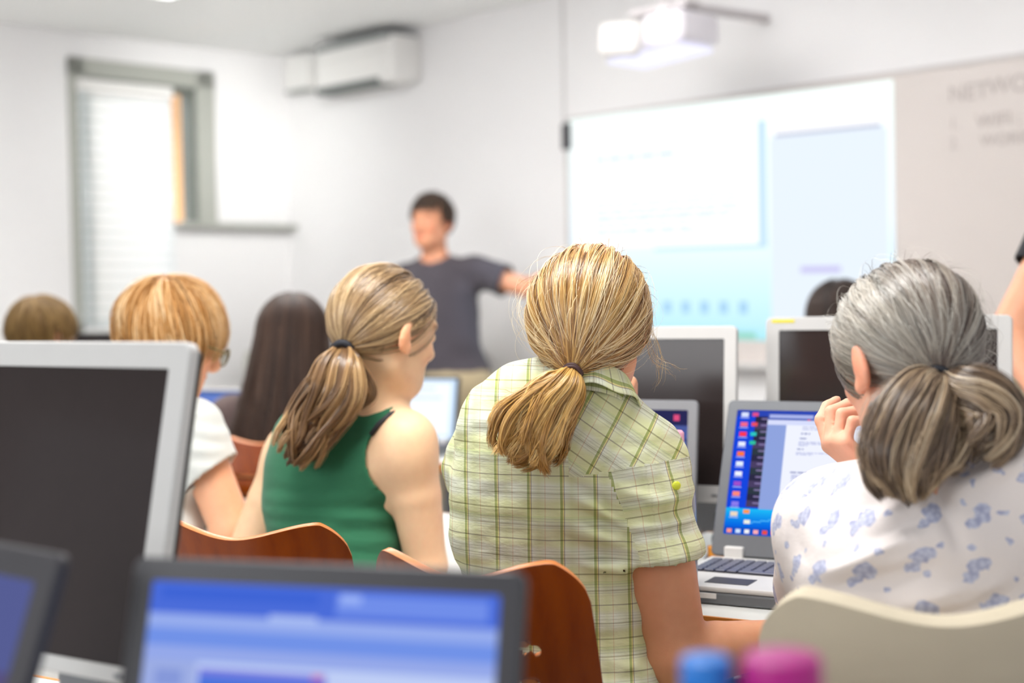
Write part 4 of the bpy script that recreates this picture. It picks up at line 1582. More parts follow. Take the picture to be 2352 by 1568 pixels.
# ---- laptop with the document (sharp)
def doc_screen():
    R_ = []
    B = R_.append
    r = random.Random(5)
    B((0, 0, 1, 1, '1746DC', 1.0, 1))
    B((0, 0.0, 1, 0.05, '2C46B4', 1.0, 2))
    for i in range(14):
        B((0.12, 0.05 + i * 0.052, 0.34, 0.05 + (i + 1) * 0.052, ('2D2B45', '4A3F63', '2F3A44')[i % 3], 1.0, 2))
        B((0.16, 0.065 + i * 0.052, 0.28, 0.075 + i * 0.052, '8C7FB0', 1.0, 3))
    # wallpaper
    n = 10
    for i in range(n):
        f = i / (n - 1)
        c = tuple(int(a * (1 - f) + b * f) for a, b in zip((0x1E, 0xB8, 0xF5), (0x08, 0x62, 0xE0)))
        B((0.0, 0.79 + 0.015 * i, 1, 0.79 + 0.015 * (i + 1) + 0.001, '%02X%02X%02X' % c, 1.0, 2))
    for i in range(11):   # sheen in the wallpaper picture
        B((0.12 + 0.05 * i, 0.90 - 0.011 * i, 0.175 + 0.05 * i, 0.905 - 0.011 * i, '63D0FF', 1.0, 3))
    B((0, 0.94, 1, 1, '1552C4', 1.0, 3))
    # document window
    B((0.20, 0.025, 1, 0.79, '8EA2DC', 1.0, 4))
    B((0.20, 0.025, 1, 0.075, '4A5EB4', 1.0, 5))
    B((0.21, 0.032, 0.48, 0.060, 'A9B4EA', 1.0, 6))
    B((0.58, 0.050, 1, 0.076, 'C3CCF4', 1.0, 6))
    B((0.20, 0.076, 1, 0.115, 'D6DCFA', 1.0, 6))
    B((0.32, 0.115, 1, 0.775, 'EEF1FE', 1.0, 7))
    B((0.445, 0.066, 0.465, 0.076, 'E0406A', 1.0, 8))
    tx = 'B4BAE0'
    def line(u0, u1, v, h=0.008, c=tx):
        u = u0
        while u < u1:
            w = r.uniform(0.012, 0.045)
            B((u, v, min(u + w, u1), v + h, c, 1.0, 9)); u += w + 0.007
    for v in (0.125, 0.142): line(0.42, 0.80 if v < .13 else 0.6, v)
    line(0.415, 0.47, 0.175, 0.012, '8890BE'); line(0.41, 0.45, 0.215, 0.01, '8890BE')
    for v, e in ((0.245, 0.95), (0.258, 0.92), (0.271, 0.46)): line(0.405, e, v)
    line(0.40, 0.44, 0.30, 0.01, '8890BE')
    for v, e in ((0.330, 0.78), (0.343, 0.5)): line(0.395, e, v)
    for v, e in ((0.51, 0.72), (0.523, 0.74), (0.536, 0.45), (0.556, 0.42), (0.575, 0.5), (0.590, 0.47), (0.605, 0.68), (0.62, 0.42), (0.640, 0.5), (0.655, 0.6), (0.67, 0.42)): line(0.38, e, v)
    for v, e in ((0.51, 0.98), (0.523, 0.95), (0.536, 0.97), (0.55, 0.9)): line(0.78, e, v)
    ic = ['D9E2FF', 'F06A8A', 'FF3B50', 'E9EEFF', 'FF7A3C', 'E6F0FF', 'F0F3FF', 'A050C8', 'FF8A78', '8A7BEA', 'E9D7C0']
    for i, c in enumerate(ic):
        B((0.03, 0.02 + i * 0.080, 0.075, 0.055 + i * 0.080, c, 1.0, 5))
        B((0.025, 0.062 + i * 0.080, 0.08, 0.068 + i * 0.080, 'B8C8F8', 1.0, 5))
    for u, v, c in ((0.10, 0.02, 'E0508A'), (0.10, 0.10, 'E85060'), (0.10, 0.18, '30C8C0'), (0.10, 0.25, '30C0A0'), (0.11, 0.80, 'FF9A50'), (0.12, 0.88, 'F0F0E0'), (0.30, 0.885, '143C90'), (0.37, 0.885, '143C90'), (0.50, 0.885, 'F0F6FF'), (0.57, 0.885, 'F0F6FF'), (0.30, 0.92, 'D0E0FF')):
        B((u, v, u + 0.038, v + 0.030, c, 1.0, 6))
    for i, c in enumerate(('FF9A8A', 'D0E4FF', 'F4F4F4', 'FFB0B0', 'E8503C', 'F03860', '60C860', 'E83050', 'F02860', 'C8D8FF')):
        B((0.02 + i * 0.055, 0.955, 0.050 + i * 0.055, 0.985, c, 1.0, 6))
    T_ = [('Miscellaneous', 0.385, 0.425, 0.0085, '4A55A0'), ('Editor - everyone needs to install these', 0.375, 0.475, 0.0075, '4A55A0')]
    line(0.372, 0.56, 0.485, 0.011, '8890BE'); line(0.78, 0.90, 0.487, 0.011, '7078B0')
    return R_, T_
rc, tx_ = doc_screen()
hl = P(1632, 1277, 2.60)
hx = (hl.x + 0.5 * 0.345 * math.cos(math.radians(28)), hl.y - 0.5 * 0.345 * math.sin(math.radians(28)))
make_laptop('open grey laptop showing a document on a blue desktop, in front of the grey-haired woman', hx, 28, 22, W=0.345, D=0.265, LH=0.298, bez=0.019, bot=0.040, rects=rc, text=tx_, panel=emit('1746DC'), lidcol='gun', basecol='silver')

# ---- laptop behind the shoulder of the plaid shirt
h2 = P(1470, 1110, 3.05)
make_laptop('small grey laptop with a pale blue page, partly hidden by the plaid shirt shoulder', (0.190, 2.77), 24, 8, W=0.33, D=0.24, LH=0.276, bez=0.019, bot=0.025,
            rects=[(0, 0, 1, 0.13, '2A2A55', 1, 1), (0, 0.13, 1, 0.24, '4B5A9A', 1, 1), (0.02, 0.26, 0.98, 1, '9AB6E6', 1, 1), (0.05, 0.30, 0.8, 0.34, 'DCE6F8', 1, 2), (0.9, 0.04, 0.94, 0.09, 'E05080', 1, 2)], panel=emit('30407A'), lidcol='silver_dark')

# ---- small bright laptop beyond the green top
h3 = P(985, 1015, 4.72)
make_laptop('small laptop with a bright white-blue page, beyond the woman in the green top', (h3.x - 0.035, 4.72), 22, 12, W=0.27, D=0.20, LH=0.225, bez=0.010, bot=0.016,
            rects=[(0, 0, 1, 1, 'CFE6FF', 1.05, 1), (0.08, 0.06, 0.92, 0.94, 'F2F8FF', 1.1, 2), (0.15, 0.15, 0.7, 0.18, 'C2D8F4', 1, 3), (0.15, 0.30, 0.8, 0.33, 'C2D8F4', 1, 3)], panel=emit('6FB6FF', 1.1), lidcol='black', basecol='blackg')

# ---- blue screen beside the woman with long brown hair
c3 = P(560, 893, 4.55)
make_monitor('small monitor with a plain blue picture, beside the long brown hair', c3, 24, 5, W=0.34, H=0.26, bez=0.006, chin=0.012, base_z=DZ, panel=emit('6C86D2', 0.95), rects=[(0.0, 0, 1, 0.05, '44619A', 1, 1)])

make_monitor('small black monitor under the window blind, beyond the big pale-framed monitor', P(272, 764, 4.9), 26, 4, W=0.36, H=0.28, bez=0.012, chin=0.02, bezmat='black')

# ---- laptops closest to the camera
rb = [(0, 0, 1, 1, 'A6B4E6', 1, 1), (0, 0, 1, 0.11, '4A6BD6', 1, 2), (0.03, 0.02, 0.5, 0.06, '3E63D2', 1, 3), (0.55, 0.02, 0.97, 0.09, '6F8CE6', 1, 3), (0, 0.11, 1, 0.16, '93A9EA', 1, 2),
      (0, 0.16, 1, 0.22, '7090E4', 1, 2), (0, 0.22, 1, 0.27, '93A6E6', 1, 2), (0.0, 0.27, 0.155, 1, '9AAAE0', 1, 2), (0.04, 0.30, 0.12, 0.36, '8496D6', 1, 3), (0.04, 0.42, 0.12, 0.47, '8496D6', 1, 3), (0.03, 0.55, 0.13, 0.62, '8293D4', 1, 3),
      (0.165, 0.27, 1, 1, 'BCCBF2', 1, 2), (0.17, 0.29, 0.54, 0.315, '7A7EDC', 1, 4), (0.17, 0.315, 0.54, 0.36, '4B72D8', 1, 4), (0.17, 0.36, 0.54, 0.40, '5C7BDA', 1, 4), (0.17, 0.40, 0.54, 1, '7F90D8', 1, 3), (0.185, 0.40, 0.53, 1, 'AEBDEA', 1, 4),
      (0.50, 0.29, 0.53, 0.31, 'C060A8', 1, 5), (0.56, 0.02, 0.62, 0.05, '9AB2F4', 1, 5), (0.36, 0.10, 0.5, 0.125, 'A9BCF0', 1, 4)]
tl, trr = P(314, 1280, 1.17), P(1202, 1314, 1.075)
mid = tl.lerp(trr, 0.5)
th = math.degrees(math.atan2(tl.y - trr.y, trr.x - tl.x))
wl = math.hypot(trr.x - tl.x, trr.y - tl.y)
LHb = 0.281; tb = 16
bo = LHb * math.sin(math.radians(tb))
make_laptop('large dark laptop with a blue and white program window, closest to the camera', (mid.x - bo * math.sin(math.radians(th)), mid.y - bo * math.cos(math.radians(th))), th, tb, W=wl + 0.004, D=0.26, LH=LHb, bez=0.019, bot=0.03, rects=rb, panel=emit('8F9FDF'), lidcol='blackg', basecol='blackg', side='black')
cr = P(142, 1270, 1.12)
THS, TS, WS = 40, 20, 0.33
LHs = (cr.z - DZ - 0.032) / math.cos(math.radians(TS))
ofs = LHs * math.sin(math.radians(TS))
hc = Vector((cr.x, cr.y, 0)) - Vector((math.cos(math.radians(THS)), -math.sin(math.radians(THS)), 0)) * WS / 2 - Vector((math.sin(math.radians(THS)), math.cos(math.radians(THS)), 0)) * ofs
make_laptop('dark laptop with a dim violet screen, cut by the frame below the big monitor', (hc.x, hc.y), THS, TS, W=WS, D=0.24, LH=LHs, bez=0.026, bot=0.03,
            rects=[(0, 0, 1, 1, '57507C', 1, 1), (0, 0.0, 1, 0.3, '555C92', 1, 2), (0, 0.55, 1, 1, '5A4C66', 1, 2)], panel=emit('57507C'), lidcol='blackg', basecol='blackg', side='black')

# ---- two bottles standing in front of the camera
def bottle(label, px, py, Y, rcap, cap_col, body_col, name='drink_bottle'):
    p = P(px, py, Y)
    root = thing(name, label, 'bottle', (p.x, p.y, DZ))
    h = p.z - DZ
    m, k = new_mat('bottle_plastic', body_col, 0.15)
    k.bsdf.inputs['Transmission Weight'].default_value = 0.5
    rb_ = max(rcap * 1.25, 0.030)
    bm = bmesh.new(); add_lathe(bm, [(rb_ * 0.9, 0), (rb_, 0.006), (rb_, h * 0.62), (rb_ * 0.95, h * 0.70), (rcap * 0.86, h * 0.80), (rcap * 0.86, h - 0.03)], 32)
    mesh_obj('body', bm, m, root, True)
    bm = bmesh.new(); add_lathe(bm, [(rcap, h - 0.052), (rcap, h - 0.006), (rcap * 0.96, h - 0.001), (rcap * 0.86, h)], 40)
    mesh_obj('cap', bm, plain('cap_plastic', cap_col, 0.35, var=0.02), root, True)
bottle('drink bottle with a bright blue cap, standing by the magenta one', 1622, 1508, 0.90, 0.0165, '1F78D2', '9FC4E8')
bottle('drink bottle with a wide magenta cap, in front of the cream chair', 1797, 1503, 0.88, 0.0245, 'B01080', 'C96AB0')

# ---- pink capped bottle behind the plaid shirt
p = P(1548, 988, 2.33)
root = thing('water_bottle', 'grey water bottle with a pink cap behind the plaid shoulder', 'bottle', (p.x, 2.33, DZ))
h = p.z - DZ
m, k = new_mat('smoky_plastic', 'A5A3AA', 0.2)
k.bsdf.inputs['Transmission Weight'].default_value = 0.35
bm = bmesh.new(); add_lathe(bm, [(0.031, 0), (0.035, 0.006), (0.036, h * 0.35), (0.034, h * 0.62), (0.026, h * 0.80), (0.016, h - 0.03)], 32)
mesh_obj('body', bm, m, root, True)
bm = bmesh.new(); add_lathe(bm, [(0.0155, h - 0.034), (0.0165, h - 0.03), (0.0165, h - 0.004), (0.013, h)], 32)
mesh_obj('cap', bm, plain('pink_cap', 'E6A6BC', 0.4), root, True)

# ---- clutter on the desk between the monitor and the laptop
root = thing('computer_mouse', 'black mouse beside the hinge of the laptop with the document', 'mouse', (0.432, 2.885, DZ), -0.4)
V, F = Field([ell((0, 0, 0.012), (0.031, 0.052, 0.026), k=0.01)], 0.004).mesh(1)
V[:, 2] = np.maximum(V[:, 2], 0.0)
np_mesh('shell', V, F, M['black'], root)
bm = bmesh.new(); add_tube(bm, [(0, 0.03, 0.037), (0, 0.045, 0.028)], 0.004, 10); mesh_obj('scroll_wheel', bm, M['silver_dark'], root, True)
root = thing('card_reader', 'small dark device box at the back of the desk behind the black mouse', 'device', (0.452, 2.975, DZ), -0.5)
bm = bmesh.new(); add_box(bm, (0, 0, 0.028), (0.055, 0.05, 0.056), None, 0.006); mesh_obj('case', bm, M['black'], root)
bm = bmesh.new(); add_box(bm, (0, 0, 0.0575), (0.045, 0.04, 0.003)); mesh_obj('lid', bm, plain('green_grey_plastic', '54605E', 0.4), root)
bm = bmesh.new()
add_tube(bm, [(x, y, DZ + 0.004) for x, y in catmull([(0.40, 2.83, 0), (0.37, 2.74, 0), (0.355, 2.66, 0), (0.335, 2.57, 0)], 24)[:, :2]], 0.003, 8)
o = mesh_obj('cable', bm, M['silver_dark'], None, True)
tag(o, 'thin grey cable curling beside the laptop with the document', 'cable')
p = P(1640, 1148, 2.75)
root = thing('sticky_note', 'small orange note in front of the dark monitor foot', 'note', (p.x, 2.735, DZ))
bm = bmesh.new(); add_box(bm, (0, 0, 0.012), (0.03, 0.02, 0.022), None, 0.003); mesh_obj('pad', bm, plain('orange_paper', 'F09A2E', 0.7), root)

# ---- papers near the white-shirted reader
root = thing('open_notebook', 'open white notebook with teal cover lying by the elbow of the white T-shirt', 'notebook', (-0.74, 3.30, DZ), 0.5)
bm = bmesh.new(); add_box(bm, (0, 0, 0.004), (0.30, 0.21, 0.008), None, 0.001); mesh_obj('cover', bm, plain('teal_cover', '6E9C98', 0.5), root)
bm = bmesh.new(); add_box(bm, (-0.072, 0.01, 0.0145), (0.14, 0.19, 0.012), Matrix.Rotation(0.05, 3, 'Y'), 0.003); add_box(bm, (0.072, 0.01, 0.0145), (0.14, 0.19, 0.012), Matrix.Rotation(-0.05, 3, 'Y'), 0.003)
mesh_obj('pages', bm, plain('paper', 'F4F4F0', 0.7), root)

# ---- far clutter under the window and at the right edge
cb = CORNER + E1 * 0.95 - E2 * 0.24
CH = 1.0
root = thing('low_cabinet', 'pale low cabinet against the front wall, beyond the long brown hair', 'cabinet', (cb.x, cb.y, 0), RZ)
bm = bmesh.new(); add_box(bm, (0, 0, CH / 2), (1.5, 0.42, CH), None, 0.004); mesh_obj('carcass', bm, plain('pale_grey_laminate', 'C2C1B6', 0.5), root)
for x in (-0.5, 0.0, 0.5):
    bm = bmesh.new(); add_box(bm, (x, -0.218, CH / 2), (0.48, 0.016, CH - 0.06), None, 0.003); d_ = mesh_obj('door', bm, plain('pale_door_laminate', 'C9C8BE', 0.5), root)
    bm = bmesh.new(); add_box(bm, (x + 0.19, -0.232, CH * 0.7), (0.012, 0.014, 0.10), None, 0.003); mesh_obj('handle', bm, M['steel'], d_)
q = cb - E1 * 0.45
root = thing('office_telephone', 'dark desk telephone on the pale low cabinet', 'telephone', (q.x, q.y, CH + 0.022), RZ + 0.2)
bm = bmesh.new(); add_box(bm, (0, 0, 0.03), (0.20, 0.18, 0.05), Matrix.Rotation(0.2, 3, 'X'), 0.01); mesh_obj('base', bm, M['blackg'], root)
bm = bmesh.new(); add_tube(bm, [(-0.10, 0, 0.07), (-0.08, 0, 0.10), (0.08, 0, 0.10), (0.10, 0, 0.07)], 0.018, 10); mesh_obj('handset', bm, M['blackg'], root, True)
q = cb + E1 * 0.42
root = thing('cardboard_box', 'small beige box on the pale low cabinet, beside the long brown hair', 'box', (q.x, q.y, CH), RZ)
bm = bmesh.new(); add_box(bm, (0, 0, 0.07), (0.20, 0.16, 0.14), None, 0.004); mesh_obj('carton', bm, plain('beige_card', 'C9BFA4', 0.7), root)
bm = bmesh.new(); add_box(bm, (0, 0, 0.142), (0.205, 0.165, 0.012), None, 0.003); mesh_obj('lid', bm, plain('beige_card_lid', 'D2C8AE', 0.7), root)
p = P(2345, 950, 4.05)
root = thing('beige_cabinet', 'beige cabinet behind the monitor with the yellow strip, holding a bright tablet', 'cabinet', (p.x + 0.28, p.y + 0.2, 0), 0)
ct = P(2345, 815, 4.05).z
bm = bmesh.new(); add_box(bm, (0, 0.0, ct / 2), (0.60, 0.40, ct), None, 0.003); mesh_obj('carcass', bm, M['beige'], root)
bm = bmesh.new(); add_box(bm, (0, -0.205, ct / 2), (0.57, 0.014, ct - 0.08), None, 0.003); mesh_obj('door', bm, M['beige'], root)
root = thing('tablet', 'tilted tablet with a glowing white screen on the beige cabinet', 'tablet', (p.x + 0.19, p.y + 0.13, ct), 0)
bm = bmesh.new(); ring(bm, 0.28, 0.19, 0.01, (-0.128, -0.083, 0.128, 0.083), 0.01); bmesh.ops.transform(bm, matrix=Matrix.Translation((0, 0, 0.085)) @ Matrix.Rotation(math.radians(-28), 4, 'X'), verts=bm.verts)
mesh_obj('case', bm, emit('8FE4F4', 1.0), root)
s_ = pane_mesh('screen', -0.128, -0.083, 0.128, 0.083, 0.002, emit('F4FCFF', 1.3), root); s_.data.transform(Matrix.Translation((0, 0, 0.085)) @ Matrix.Rotation(math.radians(-28), 4, 'X'))

# ---- chairs
pc = P(1137, 1400, 1.93)
make_chair('varnished wooden chair with slots, under the woman in the plaid shirt', (pc.x + 0.20 * math.sin(math.radians(28)) , pc.y + 0.22 * math.cos(math.radians(28))), -math.radians(28), w=0.325, ztop=0.930)
pc = P(602, 1300, 2.34)
make_chair('varnished wooden chair under the woman in the green top', (pc.x + 0.2 * math.sin(math.radians(20)), pc.y + 0.22 * math.cos(math.radians(20))), -math.radians(20), w=0.36, ztop=0.918)
pc = P(640, 1080, 3.75)
make_chair('reddish wooden chair under the woman with long dark brown hair', (pc.x + 0.2 * math.sin(math.radians(20)), pc.y + 0.22 * math.cos(math.radians(20))), -math.radians(20), w=0.40, ztop=0.93)

# ------------------------------------------------------------------ people
JEANS = cloth_mat('denim', '3A4A66')
DARKT = cloth_mat('dark_trousers', '33343A')
SHOE = plain('shoe_leather', '2E2A28', 0.5)
TIE_BROWN = plain('hair_band_brown', '4A2F2E', 0.6)
TIE_BLACK = plain('hair_band_black', '23252E', 0.7)
THW = 0.004


# ---- woman in the plaid shirt
def plaid_mat():
    m, k = new_mat('plaid_cotton', 'E6ECC8', 0.85, spec=0.15)
    uv = k.new('ShaderNodeUVMap').outputs[0]
    wob = k.noise(6, 2, uv)
    sep = k.new('ShaderNodeSeparateXYZ'); k.link(uv, sep.inputs[0])
    off = k.math('MULTIPLY', k.math('SUBTRACT', wob.outputs['Fac'], 0.5), 0.004)
    u = k.math('ADD', sep.outputs[0], off)
    v = k.math('ADD', sep.outputs[1], off)
    fu = k.math('FRACT', k.math('DIVIDE', u, 0.054))
    fv = k.math('FRACT', k.math('DIVIDE', v, 0.092))
    W = (1, 1, 1, 1)
    def c(h): return lin(h)
    base_v = k.ramp(fv, [(0.0, c('F0F1C8')), (0.20, c('F0F2CC')), (0.30, c('F1F3E6')), (0.48, c('F3F5EA')), (0.56, c('F0F2D0')), (0.78, c('F1F3D4')), (0.86, c('F4F6EA')), (1.0, c('E4EBBA'))])
    base_u = k.ramp(fu, [(0.0, c('FBFBF4')), (0.35, c('F4F6E2')), (0.5, c('FFFFFF')), (0.75, c('F1F3DE')), (1.0, c('FBFBF4'))])
    col = k.mix(1.0, base_v, base_u, 'MULTIPLY')
    # fine pin stripes across
    pin = k.math('FRACT', k.math('DIVIDE', v, 0.0042))
    pinm = k.math('MULTIPLY', k.math('LESS_THAN', pin, 0.3), k.math('GREATER_THAN', k.math('FRACT', k.math('DIVIDE', v, 0.046)), 0.55))
    col = k.mix(k.math('MULTIPLY', pinm, 0.35), col, c('A9AE8A'))
    # stripes up and down: green, yellow, violet thread
    S = k.ramp(fu, [(0.0, W), (0.40, c('A9B56A')), (0.475, c('F4E4A8')), (0.515, c('8E7F90')), (0.532, W)], 'CONSTANT')
    col = k.mix(0.8, col, S, 'MULTIPLY')
    S2 = k.ramp(fu, [(0.0, W), (0.93, c('EFD3C4')), (0.95, W)], 'CONSTANT')
    col = k.mix(0.8, col, S2, 'MULTIPLY')
    # lines across: grey violet and olive
    H = k.ramp(fv, [(0.0, W), (0.10, c('A39F90')), (0.122, W), (0.34, c('ADA996')), (0.358, W), (0.62, c('A098A0')), (0.638, W), (0.84, c('C6C2A8')), (0.86, W)], 'CONSTANT')
    col = k.mix(0.68, col, H, 'MULTIPLY')
    k.link(col, k.bsdf.inputs['Base Color'])
    n = k.noise(14, 4, k.mapping(k.coord(), (0.7, 0.7, 2.6)))
    n2 = k.noise(60, 3, k.mapping(k.coord(), (1, 1, 2.2)))
    k.bump(k.math('ADD', n.outputs['Fac'], k.math('MULTIPLY', n2.outputs['Fac'], 0.22)), 0.30, 0.014)
    tr = k.new('ShaderNodeBsdfTranslucent')
    k.link(col, tr.inputs[0])
    mx = k.new('ShaderNodeMixShader'); mx.inputs[0].default_value = 0.12
    k.link(k.bsdf.outputs[0], mx.inputs[1]); k.link(tr.outputs[0], mx.inputs[2])
    k.link(mx.outputs[0], k.n['Material Output'].inputs['Surface'])
    return m


def plaid_woman():
    HC = P(1360, 730, 2.15)
    R = frame(17, -10, 2)
    N = P(1345, 925, 2.10)
    C = P(1262, 1165, 2.16)
    Pv = P(1335, 1660, 2.08)
    Pv.z = 0.60
    SR = P(1472, 1066, 2.10)
    SL = P(1130, 1050, 2.27)
    ER = P(1553, 1508, 2.07)
    WR = P(1850, 1462, 2.12)
    EL = P(1230, 1330, 2.50)
    WL = P(1442, 985, 2.33)
    root = thing('person', 'woman in a yellow-green plaid shirt with blonde ponytail, chin on her hand, seen from behind', 'person', (Pv.x, Pv.y, 0))
    skin = skin_mat('skin_tanned', 'E4A680')
    tor = torso_prims(N, C, Pv, SL, SR, 16, cw=0.142, cd=0.105, ww=0.122)
    arms = arm_prims(SR, ER, WR, (0.058, 0.047, 0.043, 0.027)) + arm_prims(SL, EL, WL, (0.052, 0.041, 0.040, 0.026))
    neck = [cone(N - (N - C) * 0.05, HC + Vector(R @ A((0, -0.012, -0.06))), 0.052, 0.048, k=0.03)]
    hands = hand_prims(WR, (0.95, 0.25, -0.12), (0, 0, -1), -1, curl=(18, 25, 15), s=0.95)
    hands += hand_prims(WL, (0.05, -0.22, 1), (-0.95, 0.2, 0.0), 1, curl=(80, 80, 40), s=0.95, thumb=(30, 30, 20))
    make_body(root, 'body', tor + arms + neck + hands + head_prims(HC, R, 1.0), head_carves(HC, R), head_adds(HC, R), 0.0034, skin, head=(HC, R, 1.0))

    # shirt
    ax = (ER - SR).normalized()
    cut = SR + ax * 0.142
    # the hem of the sleeve sits nearly level
    hn = Vector((ax.x * 0.5 + 0.05, ax.y * 0.5, ax.z)).normalized()
    axl = (EL - SL).normalized(); cutl = SL + axl * 0.17
    sl_ = [cone(SR - ax * 0.01, SR + ax * 0.20, 0.052, 0.066, k=0.035, cuts=((cut, hn),)),
           cone(SL, SL + axl * 0.22, 0.058, 0.066, k=0.05, cuts=((cutl, axl),))]
    nk = cone(N + Vector((0.002, 0.0, 0.028)), HC, 0.050, 0.06)
    up = (N - Pv).normalized()
    Rt = frame(16)
    rt = Rt[:, 0]
    arm_n = A((SR - C).normalized()) * 0.9 + A((0.25, 0, 0.0)); arm_n /= np.linalg.norm(arm_n)
    arm_p = A(SR) - A((0.034, 0, 0.0))
    yoke_z = C.z + 0.055
    def region(X):
        q = (X - arm_p) @ arm_n
        d_arm, h_ = segdist(X, SR, ER)
        sleeve = (q > 0) & (d_arm < 0.085) & (h_ > 0.0)
        ql = (X - A(SL)) @ A(-rt)
        lsl = (ql > 0.012)
        yoke = (~sleeve) & (X[:, 2] > yoke_z + 0.02 * np.sin((X[:, 0] - C.x) * 9))
        return sleeve, lsl, yoke
    def uvf(V, F, fc):
        sleeve, lsl, yoke = region(fc)
        X = V[F]
        fwdv = Rt[:, 1]
        u = (X - A(C)) @ rt * 1.10 + 0.25 * ((X - A(C)) @ fwdv)
        v = (X - A(C)) @ A(up) + 0.0 * u
        # sleeve: wrap around the arm
        axn = A(ax)
        e1 = np.cross(axn, A((0, 1, 0))); e1 /= np.linalg.norm(e1); e2 = np.cross(axn, e1)
        Q = X - A(SR)
        th = np.arctan2(Q @ e1, -(Q @ e2))
        su = th * 0.064 + 0.02
        sv = Q @ axn
        u = np.where(sleeve[:, None], su, u); v = np.where(sleeve[:, None], sv + 0.03, v)
        cc, ss = math.cos(0.55), math.sin(0.55)
        yu = u * cc - v * ss; yv = u * ss + v * cc
        yk = yoke[:, None]
        side = ((fc - A(N)) @ rt > -0.01)[:, None]
        u = np.where(yk & side, yu, u)
        v = np.where(yk & side, yv, v)
        return np.stack([u, v], -1).reshape(-1, 2)
    def disp(V, Nn):
        d = 0.0055 * vnoise(V * np.array([8, 8, 20.0]), 3) + 0.0028 * vnoise(V * np.array([22, 22, 55.0]), 4)
        pl = []
        a = P(1385, 1110, 2.05)
        for i, (x0, y0, x1, y1) in enumerate(((1290, 1095, 1400, 1165), (1320, 1130, 1410, 1190), (1300, 1160, 1415, 1205), (1330, 1215, 1420, 1240), (1280, 1230, 1400, 1275), (1340, 1290, 1440, 1300))):
            pl.append((P(x0, y0, 2.05), P(x1, y1, 2.07), 0.009, 0.010 if i % 2 else -0.009))
        for x0, y0, x1, y1 in ((1400, 1340, 1480, 1330), (1390, 1430, 1500, 1400), (1385, 1500, 1500, 1520), (1390, 1545, 1480, 1480), (1420, 1370, 1520, 1440)):
            pl.append((P(x0, y0, 2.05), P(x1, y1, 2.10), 0.010, 0.004))
        for x0, y0, x1, y1 in ((1440, 1215, 1590, 1190), (1450, 1170, 1590, 1130), (1430, 1130, 1560, 1160)):
            pl.append((P(x0, y0, 2.02), P(x1, y1, 2.06), 0.009, 0.006))
        return d + folds(V, pl)
    sh = make_cloth(root, 'plaid_shirt', tor[:2] + [dict(q) for q in tor[2:]] + sl_, 0.0036, plaid_mat(), infl=0.009, cutters=[nk],
                    uvf=uvf, disp=disp, open_cuts=((cut, hn, 0.11), (cutl, axl, 0.1)), thick=0.003)
    # seams
    seam = plain('shirt_seam', 'A7A873', 0.9)
    # collar: a stand and a fold-over leaf around the neck
    bm = bmesh.new()
    n = 40
    rows = []
    nc = N + Vector((0.0, -0.004, 0.004))
    upn = (HC + Vector(R @ A((0, -0.012, -0.06))) - N).normalized()
    fr = Vector((math.sin(0.28), math.cos(0.28), 0)); fr = (fr - upn * fr.dot(upn)).normalized(); rr_ = fr.cross(upn)
    for (r_, z_) in ((0.060, -0.016), (0.0585, 0.014), (0.0575, 0.030), (0.061, 0.0335), (0.0665, 0.022), (0.075, 0.000), (0.081, -0.012)):
        row = []
        for i in range(n + 1):
            t = math.pi * 2 * (0.06 + 0.88 * i / n) + math.pi / 2
            rad = r_ * (1 + 0.05 * math.cos(t * 2))
            fz = 0.012 * math.cos(t - math.pi / 2 + math.pi)
            p = nc + fr * (math.sin(t) * rad) * 1.0 + rr_ * (math.cos(t) * rad) + upn * (z_ - 0.010 * math.sin(t) * 1.0 + (0.004 * math.sin(i * 0.9) if z_ < 0.01 and r_ > .07 else 0))
            row.append(bm.verts.new(p - root.location))
        rows.append(row)
    uvl = bm.loops.layers.uv.new('UVMap')
    for j, (a, b) in enumerate(zip(rows, rows[1:])):
        for i in range(n):
            f = bm.faces.new((a[i], a[i + 1], b[i + 1], b[i]))
            for l, (ii, jj) in zip(f.loops, ((i, j), (i + 1, j), (i + 1, j + 1), (i, j + 1))):
                l[uvl].uv = (jj * 0.012 + 0.02, ii * 0.0095)
    o = mesh_obj('collar', bm, bpy.data.materials['plaid_cotton'], sh, True)
    md = o.modifiers.new('thickness', 'SOLIDIFY'); md.thickness = 0.003
    md = o.modifiers.new('round', 'SUBSURF'); md.levels = 1; md.render_levels = 1
    # sleeve button
    bp = P(1551, 1116, 2.06)
    V = np.array([v.co for v in sh.data.vertices]) + A(root.location)
    dd = V[:, 0] ** 2
    q = V[np.argmin(np.linalg.norm(np.cross(V - A((0, 0, CAM_H)), A((bp - Vector((0, 0, CAM_H))).normalized())), axis=1) + 0.3 * np.clip(V[:, 1] - 1.9, 0, 1))]
    bm = bmesh.new(); bmesh.ops.create_uvsphere(bm, u_segments=16, v_segments=8, radius=0.0065, matrix=Matrix.Translation(Vector(q) - root.location + Vector((0.001, -0.003, 0))) @ Matrix.Diagonal((1, 0.5, 1, 1)))
    mesh_obj('button', bm, plain('lime_button', 'D9E03C', 0.3), sh, True)
    legs(root, (Pv.x, Pv.y + 0.02, 0.575), 16, JEANS, SHOE)

    # hair
    sc = Scalp(HC, R, (0.0865, 0.106, 0.103), (0, -0.012, 0.000))
    tie_w = P(1316, 852, 2.035)
    tl = (A(tie_w) - sc.c) @ R / sc.r
    tie = tl / np.linalg.norm(tl)
    def ok(U):
        face = (U[:, 1] > 0.35 - 0.10 * np.clip(U[:, 2], -1, 0)) & (U[:, 2] < 0.62)
        ear = (np.abs(U[:, 0]) > 0.75) & (U[:, 1] > -0.02) & (U[:, 2] < -0.12)
        nape = (U[:, 2] < -0.86) & (U[:, 1] > -0.5)
        nape2 = (U[:, 2] < -0.45) & (U[:, 1] > -0.05)
        return ~(face | ear | nape | nape2)
